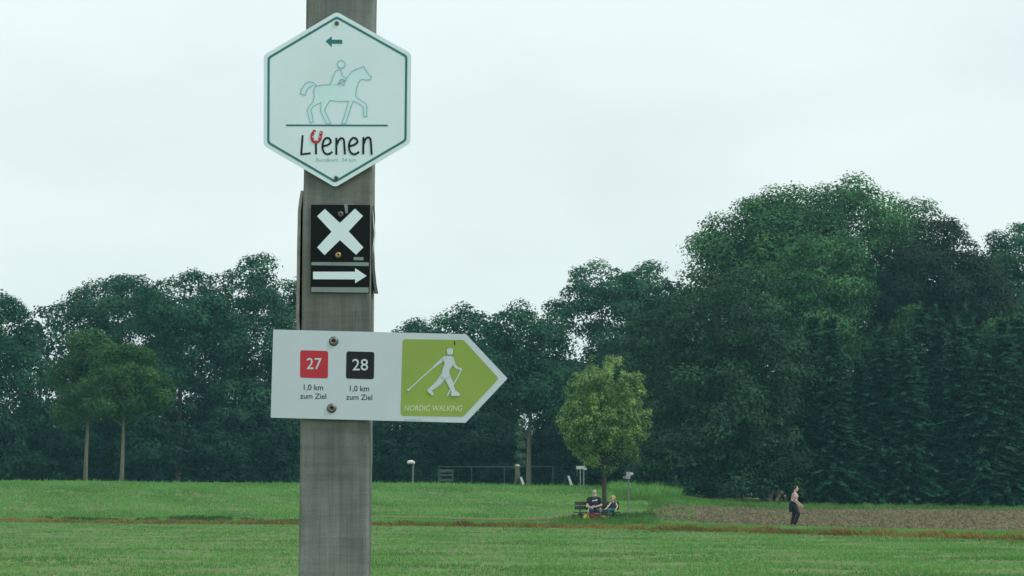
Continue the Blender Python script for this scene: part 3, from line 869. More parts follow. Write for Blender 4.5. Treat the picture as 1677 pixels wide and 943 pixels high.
def inset(pts, d):
    """move every edge of a convex polygon inwards by d"""
    n = len(pts)
    c = Vector((sum(p[0] for p in pts) / n, sum(p[1] for p in pts) / n))
    lines = []
    for i in range(n):
        a = Vector(pts[i]); b = Vector(pts[(i + 1) % n])
        t = (b - a).normalized(); nn = Vector((-t.y, t.x))
        if (c - a).dot(nn) < 0: nn = -nn
        lines.append((a + nn * d, t))
    out = []
    for i in range(n):
        (p, t), (q, w) = lines[i - 1], lines[i]
        den = t.x * w.y - t.y * w.x
        k = ((q.x - p.x) * w.y - (q.y - p.y) * w.x) / den
        out.append(tuple(p + t * k))
    return out
def ring(mb, outer, inner, Yf, mi=0):
    n = len(outer)
    vs = [at_y(u, v, Yf) for u, v in outer] + [at_y(u, v, Yf) for u, v in inner]
    fs = [(i, (i + 1) % n, n + (i + 1) % n, n + i) for i in range(n)]
    mb.add(vs, fs, mi)
def stroke(mb, pts, w, Yf, closed=False, mi=0):
    pts = [Vector(p) for p in pts]
    n = len(pts)
    ws = w if isinstance(w, (list, tuple)) else [w] * n
    L = []; Rr = []
    for i in range(n):
        a = pts[i - 1] if (i > 0 or closed) else pts[i]
        b = pts[(i + 1) % n] if (i < n - 1 or closed) else pts[i]
        d1 = (pts[i] - a); d2 = (b - pts[i])
        if d1.length < 1e-6: d1 = d2
        if d2.length < 1e-6: d2 = d1
        d1 = d1.normalized(); d2 = d2.normalized()
        t = (d1 + d2)
        t = t.normalized() if t.length > 1e-4 else d1
        nn = Vector((-t.y, t.x))
        k = 1.0 / max(0.6, nn.dot(Vector((-d1.y, d1.x))))
        L.append(pts[i] + nn * ws[i] / 2 * k); Rr.append(pts[i] - nn * ws[i] / 2 * k)
    vs = [at_y(p[0], p[1], Yf) for p in L + Rr]
    fs = []
    for i in range(n if closed else n - 1):
        j = (i + 1) % n
        fs.append((i, j, n + j, n + i))
    mb.add(vs, fs, mi)
def curve_pts(pts, sub=5, closed=False):
    pts = [Vector(p) for p in pts]
    n = len(pts); out = []
    for i in range(n if closed else n - 1):
        p0 = pts[i - 1] if (i > 0 or closed) else pts[i]
        p1 = pts[i]; p2 = pts[(i + 1) % n]
        p3 = pts[(i + 2) % n] if (i + 2 < n or closed) else p2
        for k in range(sub):
            t = k / sub
            out.append(0.5 * ((2 * p1) + (p2 - p0) * t + (2 * p0 - 5 * p1 + 4 * p2 - p3) * t * t + (3 * p1 - p0 - 3 * p2 + p3) * t ** 3))
    if not closed: out.append(pts[-1])
    return [tuple(p) for p in out]
def disc(mb, c, r, Yf, n=18, mi=0):
    plate(mb, [(c[0] + r * math.cos(2 * math.pi * k / n), c[1] + r * math.sin(2 * math.pi * k / n)) for k in range(n)], Yf, 0.0001, mi)
def text(mb, s, box, Yf, slope=0.0, shear=0.0, weight=0.0, mi=0):
    """built-in font, fitted to the pixel box (u0, v0, u1, v1)"""
    cu = bpy.data.curves.new('lettering', 'FONT')
    cu.body = s
    cu.offset = weight
    cu.shear = shear
    cu.resolution_u = 3
    ob = bpy.data.objects.new('lettering_source', cu)
    col.objects.link(ob)
    dg = bpy.context.evaluated_depsgraph_get()
    me = bpy.data.meshes.new_from_object(ob.evaluated_get(dg))
    co = np.array([v.co[:] for v in me.vertices])
    fs = [tuple(p.vertices) for p in me.polygons]
    bpy.data.objects.remove(ob); bpy.data.curves.remove(cu); bpy.data.meshes.remove(me)
    x0, y0 = co[:, 0].min(), co[:, 1].min(); x1, y1 = co[:, 0].max(), co[:, 1].max()
    u = box[0] + (co[:, 0] - x0) / (x1 - x0) * (box[2] - box[0])
    v = box[3] - (co[:, 1] - y0) / (y1 - y0) * (box[3] - box[1]) + slope * (u - box[0])
    mb.add([at_y(a, b, Yf) for a, b in zip(u, v)], fs, mi)
def screw(parent, u, v, r_px, Yf, mat):
    mb = MB()
    c = at_y(u, v, Yf)
    r = r_px * PX
    n = 14
    vs = []
    prof = ((r, 0.0), (r * 0.95, -0.0012), (r * 0.7, -0.0024), (r * 0.35, -0.0028))
    for rr, dy in prof:
        for k in range(n):
            a = 2 * math.pi * k / n
            vs.append((c.x + rr * math.cos(a), c.y + dy, c.z + rr * math.sin(a)))
    fs = []
    for i in range(len(prof) - 1):
        for k in range(n):
            fs.append((i * n + k, (i + 1) * n + k, (i + 1) * n + (k + 1) % n, i * n + (k + 1) % n))
    # recessed dark socket: floor set back below the rim
    fl = []
    for k in range(n):
        a = 2 * math.pi * k / n
        vs.append((c.x + r * 0.3 * math.cos(a), c.y - 0.0010, c.z + r * 0.3 * math.sin(a)))
        fl.append(len(prof) * n + k)
    for k in range(n):
        fs.append(((len(prof) - 1) * n + k, len(prof) * n + k, len(prof) * n + (k + 1) % n, (len(prof) - 1) * n + (k + 1) % n))
    fs.append(tuple(fl))
    mb.add(vs, fs)
    return mb.build('screw', mat, parent, parent.location, True)

# ---- riding-route hexagon
def riding_sign():
    Yf = YP - 0.006
    e = empty('riding_sign', at_y(550, 305, YP))
    tag(e, 'pale hexagonal riding trail sign with teal border, horse and rider and red horseshoe', 'sign')
    hexa = [(551.5, 19), (673.5, 87.5), (672, 234), (549, 306.5), (431.5, 238), (432, 90)]
    mb = MB(); plate(mb, rounded(hexa, 11, 6), Yf, 0.0025); mb.build('panel', M['sign_pale'], e, e.location)
    mb = MB(); ring(mb, rounded(inset(hexa, 6.2), 8, 6), rounded(inset(hexa, 9.8), 7, 6), Yf - 0.0003); mb.build('border', M['teal'], e, e.location)
    z8 = lambda p: (480 + p[0] / 3.627, 20 + p[1] / 3.627)
    arrow = [(193, 172), (230, 142), (230, 162), (292, 163), (292, 187), (230, 186), (230, 206)]
    mb = MB(); plate(mb, [z8(p) for p in arrow], Yf - 0.0003, 0.0002); mb.build('direction_arrow', M['teal'], e, e.location)
    horse = [(140, 437), (180, 430), (218, 431), (262, 428), (300, 412), (320, 390), (345, 355), (375, 337), (405, 328), (415, 319), (426, 333), (442, 358), (466, 385), (462, 399), (435, 402), (410, 397), (393, 408), (381, 440), (375, 470), (372, 498), (400, 520), (437, 545), (438, 621), (418, 619), (416, 562), (388, 540), (358, 526), (345, 560), (312, 661), (288, 661), (306, 610), (331, 527), (280, 529), (220, 523), (202, 548), (188, 580), (226, 661), (198, 661), (165, 592), (164, 560), (168, 533), (130, 552), (106, 575), (121, 651), (101, 655), (84, 580), (95, 558), (118, 530), (126, 500), (122, 470), (130, 445)]
    tail = [(140, 437), (120, 417), (95, 411), (70, 425), (51, 455), (44, 483), (72, 493), (80, 465), (95, 445), (115, 433)]
    rider = [(218, 431), (235, 390), (250, 353), (268, 338), (286, 345), (291, 373), (318, 391), (308, 406), (286, 397), (272, 419), (262, 428)]
    mb = MB()
    plate(mb, [z8(p) for p in horse], Yf - 0.0002, 0.0001)
    plate(mb, [z8(p) for p in tail], Yf - 0.0003, 0.0001)
    plate(mb, [z8(p) for p in rider], Yf - 0.0004, 0.0001)
    disc(mb, z8((286, 308)), 23 / 3.627, Yf - 0.0005)
    mb.build('horse_and_rider', M['horse_fill'], e, e.location)
    mb = MB()
    stroke(mb, [z8(p) for p in horse[3:]] + [z8(horse[0])] + [z8(p) for p in horse[1:3]], 1.15, Yf - 0.0007)
    stroke(mb, [z8(p) for p in tail], 1.15, Yf - 0.0008)
    stroke(mb, [z8(p) for p in rider], 1.15, Yf - 0.0009)
    stroke(mb, [z8((286 + 23 * math.cos(a * 0.35), 308 + 23 * math.sin(a * 0.35))) for a in range(18)], 1.15, Yf - 0.0010, True)
    stroke(mb, [z8(p) for p in ((285, 396), (313, 407), (301, 432), (271, 420))], 1.2, Yf - 0.0011, True)
    mb.build('figure_outline', M['horse_line'], e, e.location)
    mb = MB(); stroke(mb, [(468.5, 205), (635, 205.4)], 2.8, Yf - 0.0003); mb.build('ground_line', M['teal'], e, e.location)
    z1 = lambda p: (400 + p[0] / 3.043, p[1] / 3.043)
    mb = MB()
    k = [0]
    def st(pts, w=3.3, smoothit=True):
        k[0] += 1
        P = [z1(p) for p in pts]
        if smoothit and len(P) > 2: P = curve_pts(P, 6)
        stroke(mb, P, w, Yf - 0.0003 - 0.00006 * k[0])
    st([(291, 673), (284, 768)]); st([(280, 769), (331, 763)], 3.0)
    st([(357, 712), (358, 768)], 3.3)
    st([(391, 728), (415, 722), (431, 708), (424, 690), (407, 688), (394, 706), (390, 735), (399, 760), (418, 768), (439, 756)])
    st([(459, 686), (459, 771)]); st([(461, 722), (471, 698), (484, 688), (496, 696), (499, 725), (502, 769)])
    st([(521, 728), (545, 722), (564, 708), (557, 690), (540, 688), (526, 706), (522, 735), (531, 760), (550, 768), (573, 756)])
    st([(594, 682), (593, 768)]); st([(595, 718), (604, 694), (616, 684), (628, 692), (632, 722), (635, 771)])
    mb.build('town_name', M['ink'], e, e.location)
    mb = MB(); stroke(mb, curve_pts([z1(p) for p in ((353, 648), (338, 672), (341, 698), (357, 708), (374, 699), (381, 675), (384, 653))], 6), 5.0, Yf - 0.0009)
    mb.build('horseshoe', M['red'], e, e.location)
    mb = MB()
    for i, p in enumerate(((350, 660), (341, 680), (350, 699), (367, 698), (377, 682), (382, 662))):
        disc(mb, z1(p), 0.9, Yf - 0.0012, 8)
    mb.build('nail_holes', M['sign_pale'], e, e.location)
    mb = MB(); text(mb, 'Rundkurs  34 km', (518, 258.5, 583, 264.5), Yf - 0.0003); mb.build('route_text', M['horse_line'], e, e.location)
    screw(e, 551.5, 38, 4.0, Yf, M['steel']); screw(e, 550.5, 291, 3.6, Yf, M['steel'])
riding_sign()

# ---- black waymarks on the post
def waymarks():
    Yf = YP - 0.004
    e = empty('waymark_sign', at_y(557, 432, YP))
    tag(e, 'black square trail waymark with a white diagonal cross', 'sign')
    mb = MB(); plate(mb, [(509.5, 335), (606, 335.5), (606, 431), (508.5, 430.5)], Yf, 0.0025); mb.build('panel', M['black_plate'], e, e.location)
    z2 = lambda p: (460 + p[0] / 3.495, 290 + p[1] / 3.495)
    X = [(207, 223), (252, 182), (338, 262), (424, 180), (470, 222), (388, 310), (472, 402), (430, 444), (338, 360), (250, 446), (207, 402), (290, 312)]
    mb = MB(); plate(mb, [z2(p) for p in X], Yf - 0.0003, 0.0002); mb.build('cross', M['sign_pale'], e, e.location)
    mb = MB(); plate(mb, [z2(p) for p in ((416, 457), (473, 458), (473, 476), (416, 475))], Yf - 0.0003, 0.0002); mb.build('maker_label', M['grey_strip'], e, e.location)
    mb = MB()
    plate(mb, [z2(p) for p in ((362, 158), (382, 158), (384, 205), (370, 207))], Yf - 0.0006, 0.0002)
    stroke(mb, [z2(p) for p in ((362, 155), (418, 153))], 1.6, Yf - 0.0008)
    mb.build('paint_chip', M['grey_strip'], e, e.location)
    screw(e, *z2((341, 211)), 5.0, Yf - 0.0004, M['steel'])
    screw(e, *z2((328, 446)), 5.2, Yf - 0.0004, M['brass'])
    e = empty('arrow_sign', at_y(557, 480, YP))
    tag(e, 'small black plate with a white arrow and grey edge strips', 'sign')
    mb = MB(); plate(mb, [(509, 431.6), (606, 431.8), (605, 479.5), (509, 478.5)], Yf, 0.0025); mb.build('panel', M['black_plate'], e, e.location)
    A = [(184, 541), (424, 541), (425, 521), (491, 565), (425, 607), (425, 585), (184, 584)]
    mb = MB(); plate(mb, [z2(p) for p in A], Yf - 0.0003, 0.0002); mb.build('arrow', M['sign_pale'], e, e.location)
    for a, b in (((175, 486), (503, 487)), ((174, 629), (502, 631))):
        mb = MB()
        plate(mb, [z2(a), z2(b), z2((b[0], b[1] + (22 if a[1] < 600 else 30))), z2((a[0], a[1] + (18 if a[1] < 600 else 28)))], Yf - 0.0004, 0.0003)
        mb.build('edge_strip', M['grey_strip'], e, e.location)
    # waymarks on the side faces, seen edge on and bent outward
    e = empty('side_waymark', at_y(609, 480, YP + 0.05))
    tag(e, 'black waymark on the side of the post, seen edge-on beside the cross', 'sign')
    mb = MB(); wb = MB()
    prof = [(335, 609.5), (350, 610.5), (380, 611), (410, 609.5), (440, 610.5), (465, 613), (481, 616)]
    vs = []
    for v, u in prof:
        f = at_y(u - 1.0, v, YP + 0.012); bk = at_y(u + 1.4, v, YP + 0.085)
        fx = at_y(606.6 + (943 - v) * 0.0, v, YP + 0.012)
        off = (v - 335) / 146.0
        vs += [f, Vector((bk.x + 0.002, YP + 0.085, bk.z))]
    n = len(prof)
    fs = [(2 * i, 2 * i + 1, 2 * i + 3, 2 * i + 2) for i in range(n - 1)]
    vs2 = vs + [Vector((p.x - 0.0015, p.y, p.z)) for p in vs]
    fs2 = [tuple(reversed(f)) for f in fs]
    fs_all = fs + [tuple(i + 2 * n for i in f) for f in fs2]
    for i in range(n - 1):
        fs_all.append((2 * i, 2 * i + 2, 2 * i + 2 + 2 * n, 2 * i + 2 * n))
        fs_all.append((2 * i + 1, 2 * i + 1 + 2 * n, 2 * i + 3 + 2 * n, 2 * i + 3))
    mb.add(vs2, fs_all); mb.build('panel', M['black_plate'], e, e.location)
    def onside(v, q, d=0.0006):
        us = np.interp(v, [p[0] for p in prof], [p[1] for p in prof])
        a = at_y(us - 1.0, v, YP + 0.012); b = at_y(us + 1.4, v, YP + 0.085); b.x += 0.002
        p = a.lerp(b, q); p.x += d
        return p
    def cross_bar(mbx, p0, p1, w, d):
        m = 8
        L = []
        for i in range(m + 1):
            t = i / m
            v = p0[0] + (p1[0] - p0[0]) * t; q = p0[1] + (p1[1] - p0[1]) * t
            L.append((v, q))
        vs = []
        for v, q in L: vs += [onside(v - w, q, d), onside(v + w, q, d)]
        mbx.add(vs, [(2 * i, 2 * i + 1, 2 * i + 3, 2 * i + 2) for i in range(m)])
    cross_bar(wb, (350, 0.15), (415, 0.9), 9, 0.0006); cross_bar(wb, (415, 0.15), (350, 0.9), 9, 0.0010)
    wb.build('cross', M['sign_pale'], e, e.location)
    e = empty('side_batten', at_y(488, 520, YP + 0.05))
    tag(e, 'thin brown plate fixed on the shaded side of the post, seen edge-on', 'plate')
    mb = MB()
    prof = [(312, 492.5), (330, 489.5), (345, 487.8), (400, 486.5), (460, 485.8), (520, 485), (545, 486.5)]
    vs = []
    for v, u in prof:
        a = at_y(u, v, YP + 0.004)
        vs += [a, Vector((a.x + 0.0042, a.y, a.z)), Vector((a.x + 0.0042, a.y + 0.08, a.z)), Vector((a.x, a.y + 0.08, a.z))]
    n = len(prof)
    fs = [(0, 1, 2, 3), tuple(4 * (n - 1) + k for k in (3, 2, 1, 0))]
    for i in range(n - 1):
        for k in range(4):
            fs.append((4 * i + k, 4 * (i + 1) + k, 4 * (i + 1) + (k + 1) % 4, 4 * i + (k + 1) % 4))
    mb.add(vs, fs); mb.build('panel', plain('brown weathered plate', (0.27, 0.25, 0.23), 0.8, 0.25, 60), e, e.location)
waymarks()

# ---- walking sign
def walking_sign():
    Yf = YP - 0.007
    e = empty('walking_sign', at_y(545, 690, YP))
    tag(e, 'white arrow-shaped nordic walking sign with lime panel and numbered squares', 'sign')
    z3 = lambda p: (430 + p[0] / 3.993, 530 + p[1] / 3.993)
    shape = [(70, 38), (1330, 68), (1602, 358), (1328, 648), (53, 614)]
    mb = MB(); plate(mb, rounded([z3(p) for p in shape], 1.2, 3), Yf, 0.003); mb.build('panel', M['sign_white'], e, e.location)
    gp = [(916, 100), (1315, 106), (1545, 358), (1312, 608), (902, 602)]
    mb = MB(); plate(mb, rounded([z3(p) for p in gp], 5.5, 5), Yf - 0.0003, 0.0002); mb.build('lime_panel', M['lime'], e, e.location)
    mb = MB(); plate(mb, rounded([z3(p) for p in ((247, 173), (429, 178), (427, 357), (245, 352))], 4, 5), Yf - 0.0003, 0.0002); sq1 = mb.build('number_square', M['red'], e, e.location)
    mb = MB(); plate(mb, rounded([z3(p) for p in ((549, 180), (731, 185), (728, 363), (545, 358))], 4, 5), Yf - 0.0003, 0.0002); sq2 = mb.build('number_square', M['ink'], e, e.location)
    mb = MB(); text(mb, '27', z3((288, 224)) + z3((387, 298)), Yf - 0.0006, 0.0, 0, 0.006); mb.build('number', M['sign_white'], e, e.location)
    mb = MB(); text(mb, '28', z3((587, 230)) + z3((690, 306)), Yf - 0.0006, 0.0, 0, 0.006); mb.build('number', M['sign_white'], e, e.location)
    for dx, dy in ((0, 0), (301, 7)):
        mb = MB(); text(mb, '1,0 km', z3((270 + dx, 396 + dy)) + z3((396 + dx, 440 + dy)), Yf - 0.0003, 0.012, 0, 0.004)
        text(mb, 'zum Ziel', z3((246 + dx, 455 + dy)) + z3((416 + dx, 490 + dy)), Yf - 0.0003, 0.012, 0, 0.004)
        mb.build('distance_text', M['ink'], e, e.location)
    mb = MB(); text(mb, 'NORDIC WALKING', z3((926, 532)) + z3((1308, 571)), Yf - 0.0006, 0.004, 0.18, 0.022); mb.build('activity_text', M['lime_text'], e, e.location)
    mb = MB()
    for i, (x0, x1) in enumerate(((925, 958), (963, 975), (980, 1003), (1007, 1016), (1021, 1034))):
        stroke(mb, [z3((x0, 627 + 0.01 * x0 - 9)), z3((x1, 627 + 0.01 * x1 - 9))], 1.7, Yf - 0.0003)
    mb.build('small_print', M['horse_line'], e, e.location)
    # walker pictogram
    mb = MB()
    d = Yf - 0.0006
    k = [0]
    def st(pts, w):
        k[0] += 1
        stroke(mb, [z3(p) for p in pts], [x / 3.993 for x in w], d - 0.00006 * k[0])
    plate(mb, rounded([z3(p) for p in ((1205, 162), (1246, 160), (1246, 200), (1208, 204))], 3.5, 4), d - 0.0008, 0.0001)
    torso = [(1178, 222), (1205, 210), (1236, 212), (1250, 228), (1243, 270), (1222, 305), (1224, 345), (1190, 362), (1168, 345), (1176, 300), (1190, 262)]
    plate(mb, [z3(p) for p in torso], d - 0.0009, 0.0001)
    st([(1200, 218), (1160, 248), (1118, 284)], (26, 20, 13))
    st([(1130, 274), (1040, 354), (955, 432)], (9, 8, 8))
    plate(mb, [z3(p) for p in ((945, 430), (962, 420), (968, 432), (950, 440))], d - 0.001, 0.0001)
    st([(1238, 222), (1252, 268), (1268, 286), (1302, 300)], (22, 18, 15, 12))
    st([(1300, 300), (1275, 352), (1246, 400), (1208, 470)], (8, 8, 8, 8))
    st([(1188, 335), (1150, 388), (1098, 430)], (44, 34, 24))
    plate(mb, rounded([z3(p) for p in ((1076, 428), (1096, 420), (1122, 462), (1112, 470), (1082, 446))], 1, 2), d - 0.0011, 0.0001)
    st([(1203, 335), (1228, 390), (1250, 445)], (44, 36, 24))
    plate(mb, rounded([z3(p) for p in ((1236, 440), (1262, 436), (1294, 462), (1284, 472), (1232, 472))], 1, 2), d - 0.0012, 0.0001)
    mb.build('walker_pictogram', M['sign_white'], e, e.location)
    mb = MB()
    stroke(mb, [z3((1256, 112)), z3((1257, 140))], 1.6, Yf - 0.0009); mb.build('scratch', M['ink'], e, e.location)
    screw(e, *z3((465, 115)), 8.0, Yf, M['steel']); screw(e, *z3((452, 553)), 8.0, Yf, M['steel'])
walking_sign()

# ------------------------------------------------------------------ people (capsule skeletons fused into one skin)
def remeshed(name, mb, voxel, mat, parent, smooth_it=4):
    me = mb.mesh(name)
    ob = bpy.data.objects.new('tmp', me)
    col.objects.link(ob)
    m = ob.modifiers.new('r', 'REMESH'); m.mode = 'VOXEL'; m.voxel_size = voxel; m.use_smooth_shade = True
    if smooth_it:
        s = ob.modifiers.new('s', 'SMOOTH'); s.factor = 0.5; s.iterations = smooth_it
    dg = bpy.context.evaluated_depsgraph_get()
    out = bpy.data.meshes.new_from_object(ob.evaluated_get(dg))
    bpy.data.objects.remove(ob)
    out.name = name
    out.materials.clear()
    return link_mesh(name, out, mat, parent, True)
def limb(mb, pts, rad, n=12):
    pts = [Vector(p) for p in pts]
    for i, p in enumerate(pts):
        mb.ball(p, rad[i], 12)
    for i in range(len(pts) - 1):
        mb.tube([pts[i], pts[i + 1]], [rad[i], rad[i + 1]], n)
def hand(mb, wrist, direction, palm_n, curl=0.6, s=1.0, side=1):
    d = Vector(direction).normalized(); nrm = Vector(palm_n).normalized()
    x = d.cross(nrm).normalized() * side
    nrm = x.cross(d).normalized() * side
    w = Vector(wrist)
    pc = w + d * 0.045 * s
    limb(mb, [w, pc + x * 0.02 * s, w + d * 0.085 * s + x * 0.028 * s], [0.026 * s, 0.026 * s, 0.016 * s])
    limb(mb, [w, pc - x * 0.02 * s, w + d * 0.08 * s - x * 0.028 * s], [0.026 * s, 0.026 * s, 0.016 * s])
    for i, ln in enumerate((0.07, 0.08, 0.075, 0.058)):
        off = x * (0.033 - 0.022 * i) * s
        p0 = w + d * 0.085 * s + off
        p1 = p0 + (d * math.cos(curl * 0.6) + nrm * math.sin(curl * 0.6)) * ln * 0.45 * s
        p2 = p1 + (d * math.cos(curl * 1.5) + nrm * math.sin(curl * 1.5)) * ln * 0.32 * s
        p3 = p2 + (d * math.cos(curl * 2.2) + nrm * math.sin(curl * 2.2)) * ln * 0.25 * s
        limb(mb, [p0, p1, p2, p3], [0.0105 * s, 0.0095 * s, 0.009 * s, 0.008 * s], 8)
    t0 = w + d * 0.03 * s + x * 0.035 * s
    t1 = t0 + (d * 0.6 + x * 0.6 + nrm * 0.3) * 0.035 * s
    t2 = t1 + (d * 0.9 + nrm * 0.4) * 0.03 * s
    limb(mb, [t0, t1, t2], [0.014 * s, 0.011 * s, 0.009 * s], 8)
def head(mb, c, f, s=1.0):
    """c: centre of the skull, f: facing direction"""
    f = Vector(f).normalized(); up = Vector((0, 0, 1)); sd = f.cross(up).normalized()
    c = Vector(c)
    mb.ball(c + up * 0.02 * s, (0.078 * s if abs(f.y) > 0.7 else 0.095 * s, 0.095 * s if abs(f.y) > 0.7 else 0.078 * s, 0.098 * s), 16)
    mb.ball(c + f * 0.028 * s - up * 0.055 * s, (0.058 * s, 0.058 * s, 0.062 * s), 14)
    limb(mb, [c + f * 0.085 * s + up * 0.012 * s, c + f * 0.108 * s - up * 0.022 * s], [0.011 * s, 0.015 * s], 8)
    limb(mb, [c + f * 0.078 * s - up * 0.062 * s + sd * 0.018 * s, c + f * 0.078 * s - up * 0.062 * s - sd * 0.018 * s], [0.011 * s, 0.011 * s], 8)
    for q in (-1, 1):
        mb.ball(c + sd * q * 0.08 * s - up * 0.005 * s, (0.014 * s, 0.018 * s, 0.03 * s), 8)
def eyes(parent, c, f, s=1.0):
    f = Vector(f).normalized(); up = Vector((0, 0, 1)); sd = f.cross(up).normalized(); c = Vector(c)
    for q in (-1, 1):
        mb = MB(); mb.ball(c + f * 0.083 * s + sd * q * 0.031 * s + up * 0.012 * s, 0.012 * s, 8); mb.build('eye', M['dark_eye'], parent, smooth_shade=True)
        mb = MB(); limb(mb, [c + f * 0.09 * s + sd * q * 0.018 * s + up * 0.034 * s, c + f * 0.084 * s + sd * q * 0.045 * s + up * 0.034 * s], [0.006 * s, 0.005 * s], 6); mb.build('eyebrow', M['dark_eye'], parent, smooth_shade=True)
M['skin'] = plain('skin', (0.50, 0.31, 0.24), 0.55, 0.06, 12)
M['skin_pale'] = plain('pale skin', (0.58, 0.42, 0.36), 0.55, 0.06, 12)
M['dark_eye'] = plain('dark eye', (0.03, 0.02, 0.018), 0.4)
M['tee'] = plain('black cotton', (0.014, 0.017, 0.024), 0.9, 0.25, 20)
M['tee_print'] = plain('white shirt print', (0.6, 0.62, 0.64), 0.8, 0.1, 60)
M['jeans'] = plain('navy denim', (0.025, 0.04, 0.085), 0.9, 0.3, 25)
M['teal_trousers'] = plain('teal blue trousers', (0.03, 0.10, 0.12), 0.9, 0.25, 25)
M['navy_top'] = plain('navy cotton', (0.015, 0.026, 0.04), 0.9, 0.25, 25)
M['black_trousers'] = plain('black trousers', (0.016, 0.018, 0.022), 0.85, 0.3, 25)
M['shoe_dark'] = plain('dark shoe', (0.03, 0.03, 0.032), 0.6)
M['shoe_pale'] = plain('pale shoe', (0.4, 0.4, 0.38), 0.6)
M['grey_hair'] = plain('grey white hair', (0.46, 0.46, 0.45), 0.8, 0.25, 60)
M['blond_hair'] = plain('sandy blond hair', (0.50, 0.30, 0.12), 0.8, 0.25, 60)
M['dark_hair'] = plain('dark hair', (0.022, 0.013, 0.010), 0.6, 0.3, 60)
def blouse_mat():
    m = plain('pink patterned blouse', (0.6, 0.4, 0.4), 0.85, 0.2, 20)
    nt = m.node_tree
    r = [n for n in nt.nodes if n.type == 'VALTORGB'][0]; n = [n for n in nt.nodes if n.type == 'TEX_NOISE'][0]
    n.inputs['Scale'].default_value = 16
    r.color_ramp.elements[0].position = 0.42; r.color_ramp.elements[0].color = (0.38, 0.16, 0.18, 1)
    r.color_ramp.elements[1].position = 0.55; r.color_ramp.elements[1].color = (0.68, 0.52, 0.52, 1)
    return m
M['blouse'] = blouse_mat()

# bench frame of reference
BP = on_ground(978, 856)
BROT = R(4)
SEAT = 0.44
def bench():
    e = empty('park_bench', BP + Vector((0, 0.32, 0)), BROT)
    e.location.z = gz(e.location.x, e.location.y)
    tag(e, 'dark slatted wooden bench under the young linden', 'bench')
    m = plain('dark bench timber', (0.045, 0.043, 0.032), 0.8, 0.3, 10, stretch=(0.3, 3, 3))
    m2 = plain('dark iron', (0.03, 0.034, 0.034), 0.6)
    for k in range(3):
        mb = MB(); mb.box((0, -0.18 + k * 0.15, SEAT), (2.0, 0.13, 0.04)); mb.build('seat_slat', m, e)
    rot = Matrix.Rotation(R(-12), 3, 'X')
    for k in range(2):
        mb = MB(); mb.box((0.02, 0.235 + 0.045 * k, SEAT + 0.2 + 0.19 * k), (1.95, 0.035, 0.15), rot); mb.build('back_slat', m, e)
    for x in (-0.72, 0.72):
        mb = MB()
        mb.box((x, -0.16, SEAT / 2 - 0.03), (0.07, 0.07, SEAT - 0.02 + 0.04)); mb.box((x, 0.17, SEAT / 2 - 0.03), (0.07, 0.07, SEAT + 0.02))
        mb.box((x, 0.0, SEAT - 0.045), (0.065, 0.42, 0.045))
        mb.tube([(x, 0.2, SEAT - 0.05), (x, 0.262, SEAT + 0.15), (x, 0.315, SEAT + 0.46)], 0.028, 8)
        mb.build('leg', m2, e)
    return e
BE = bench()
def bench_pt(p):
    return BE.location + Matrix.Rotation(BROT, 3, 'Z') @ Vector(p)

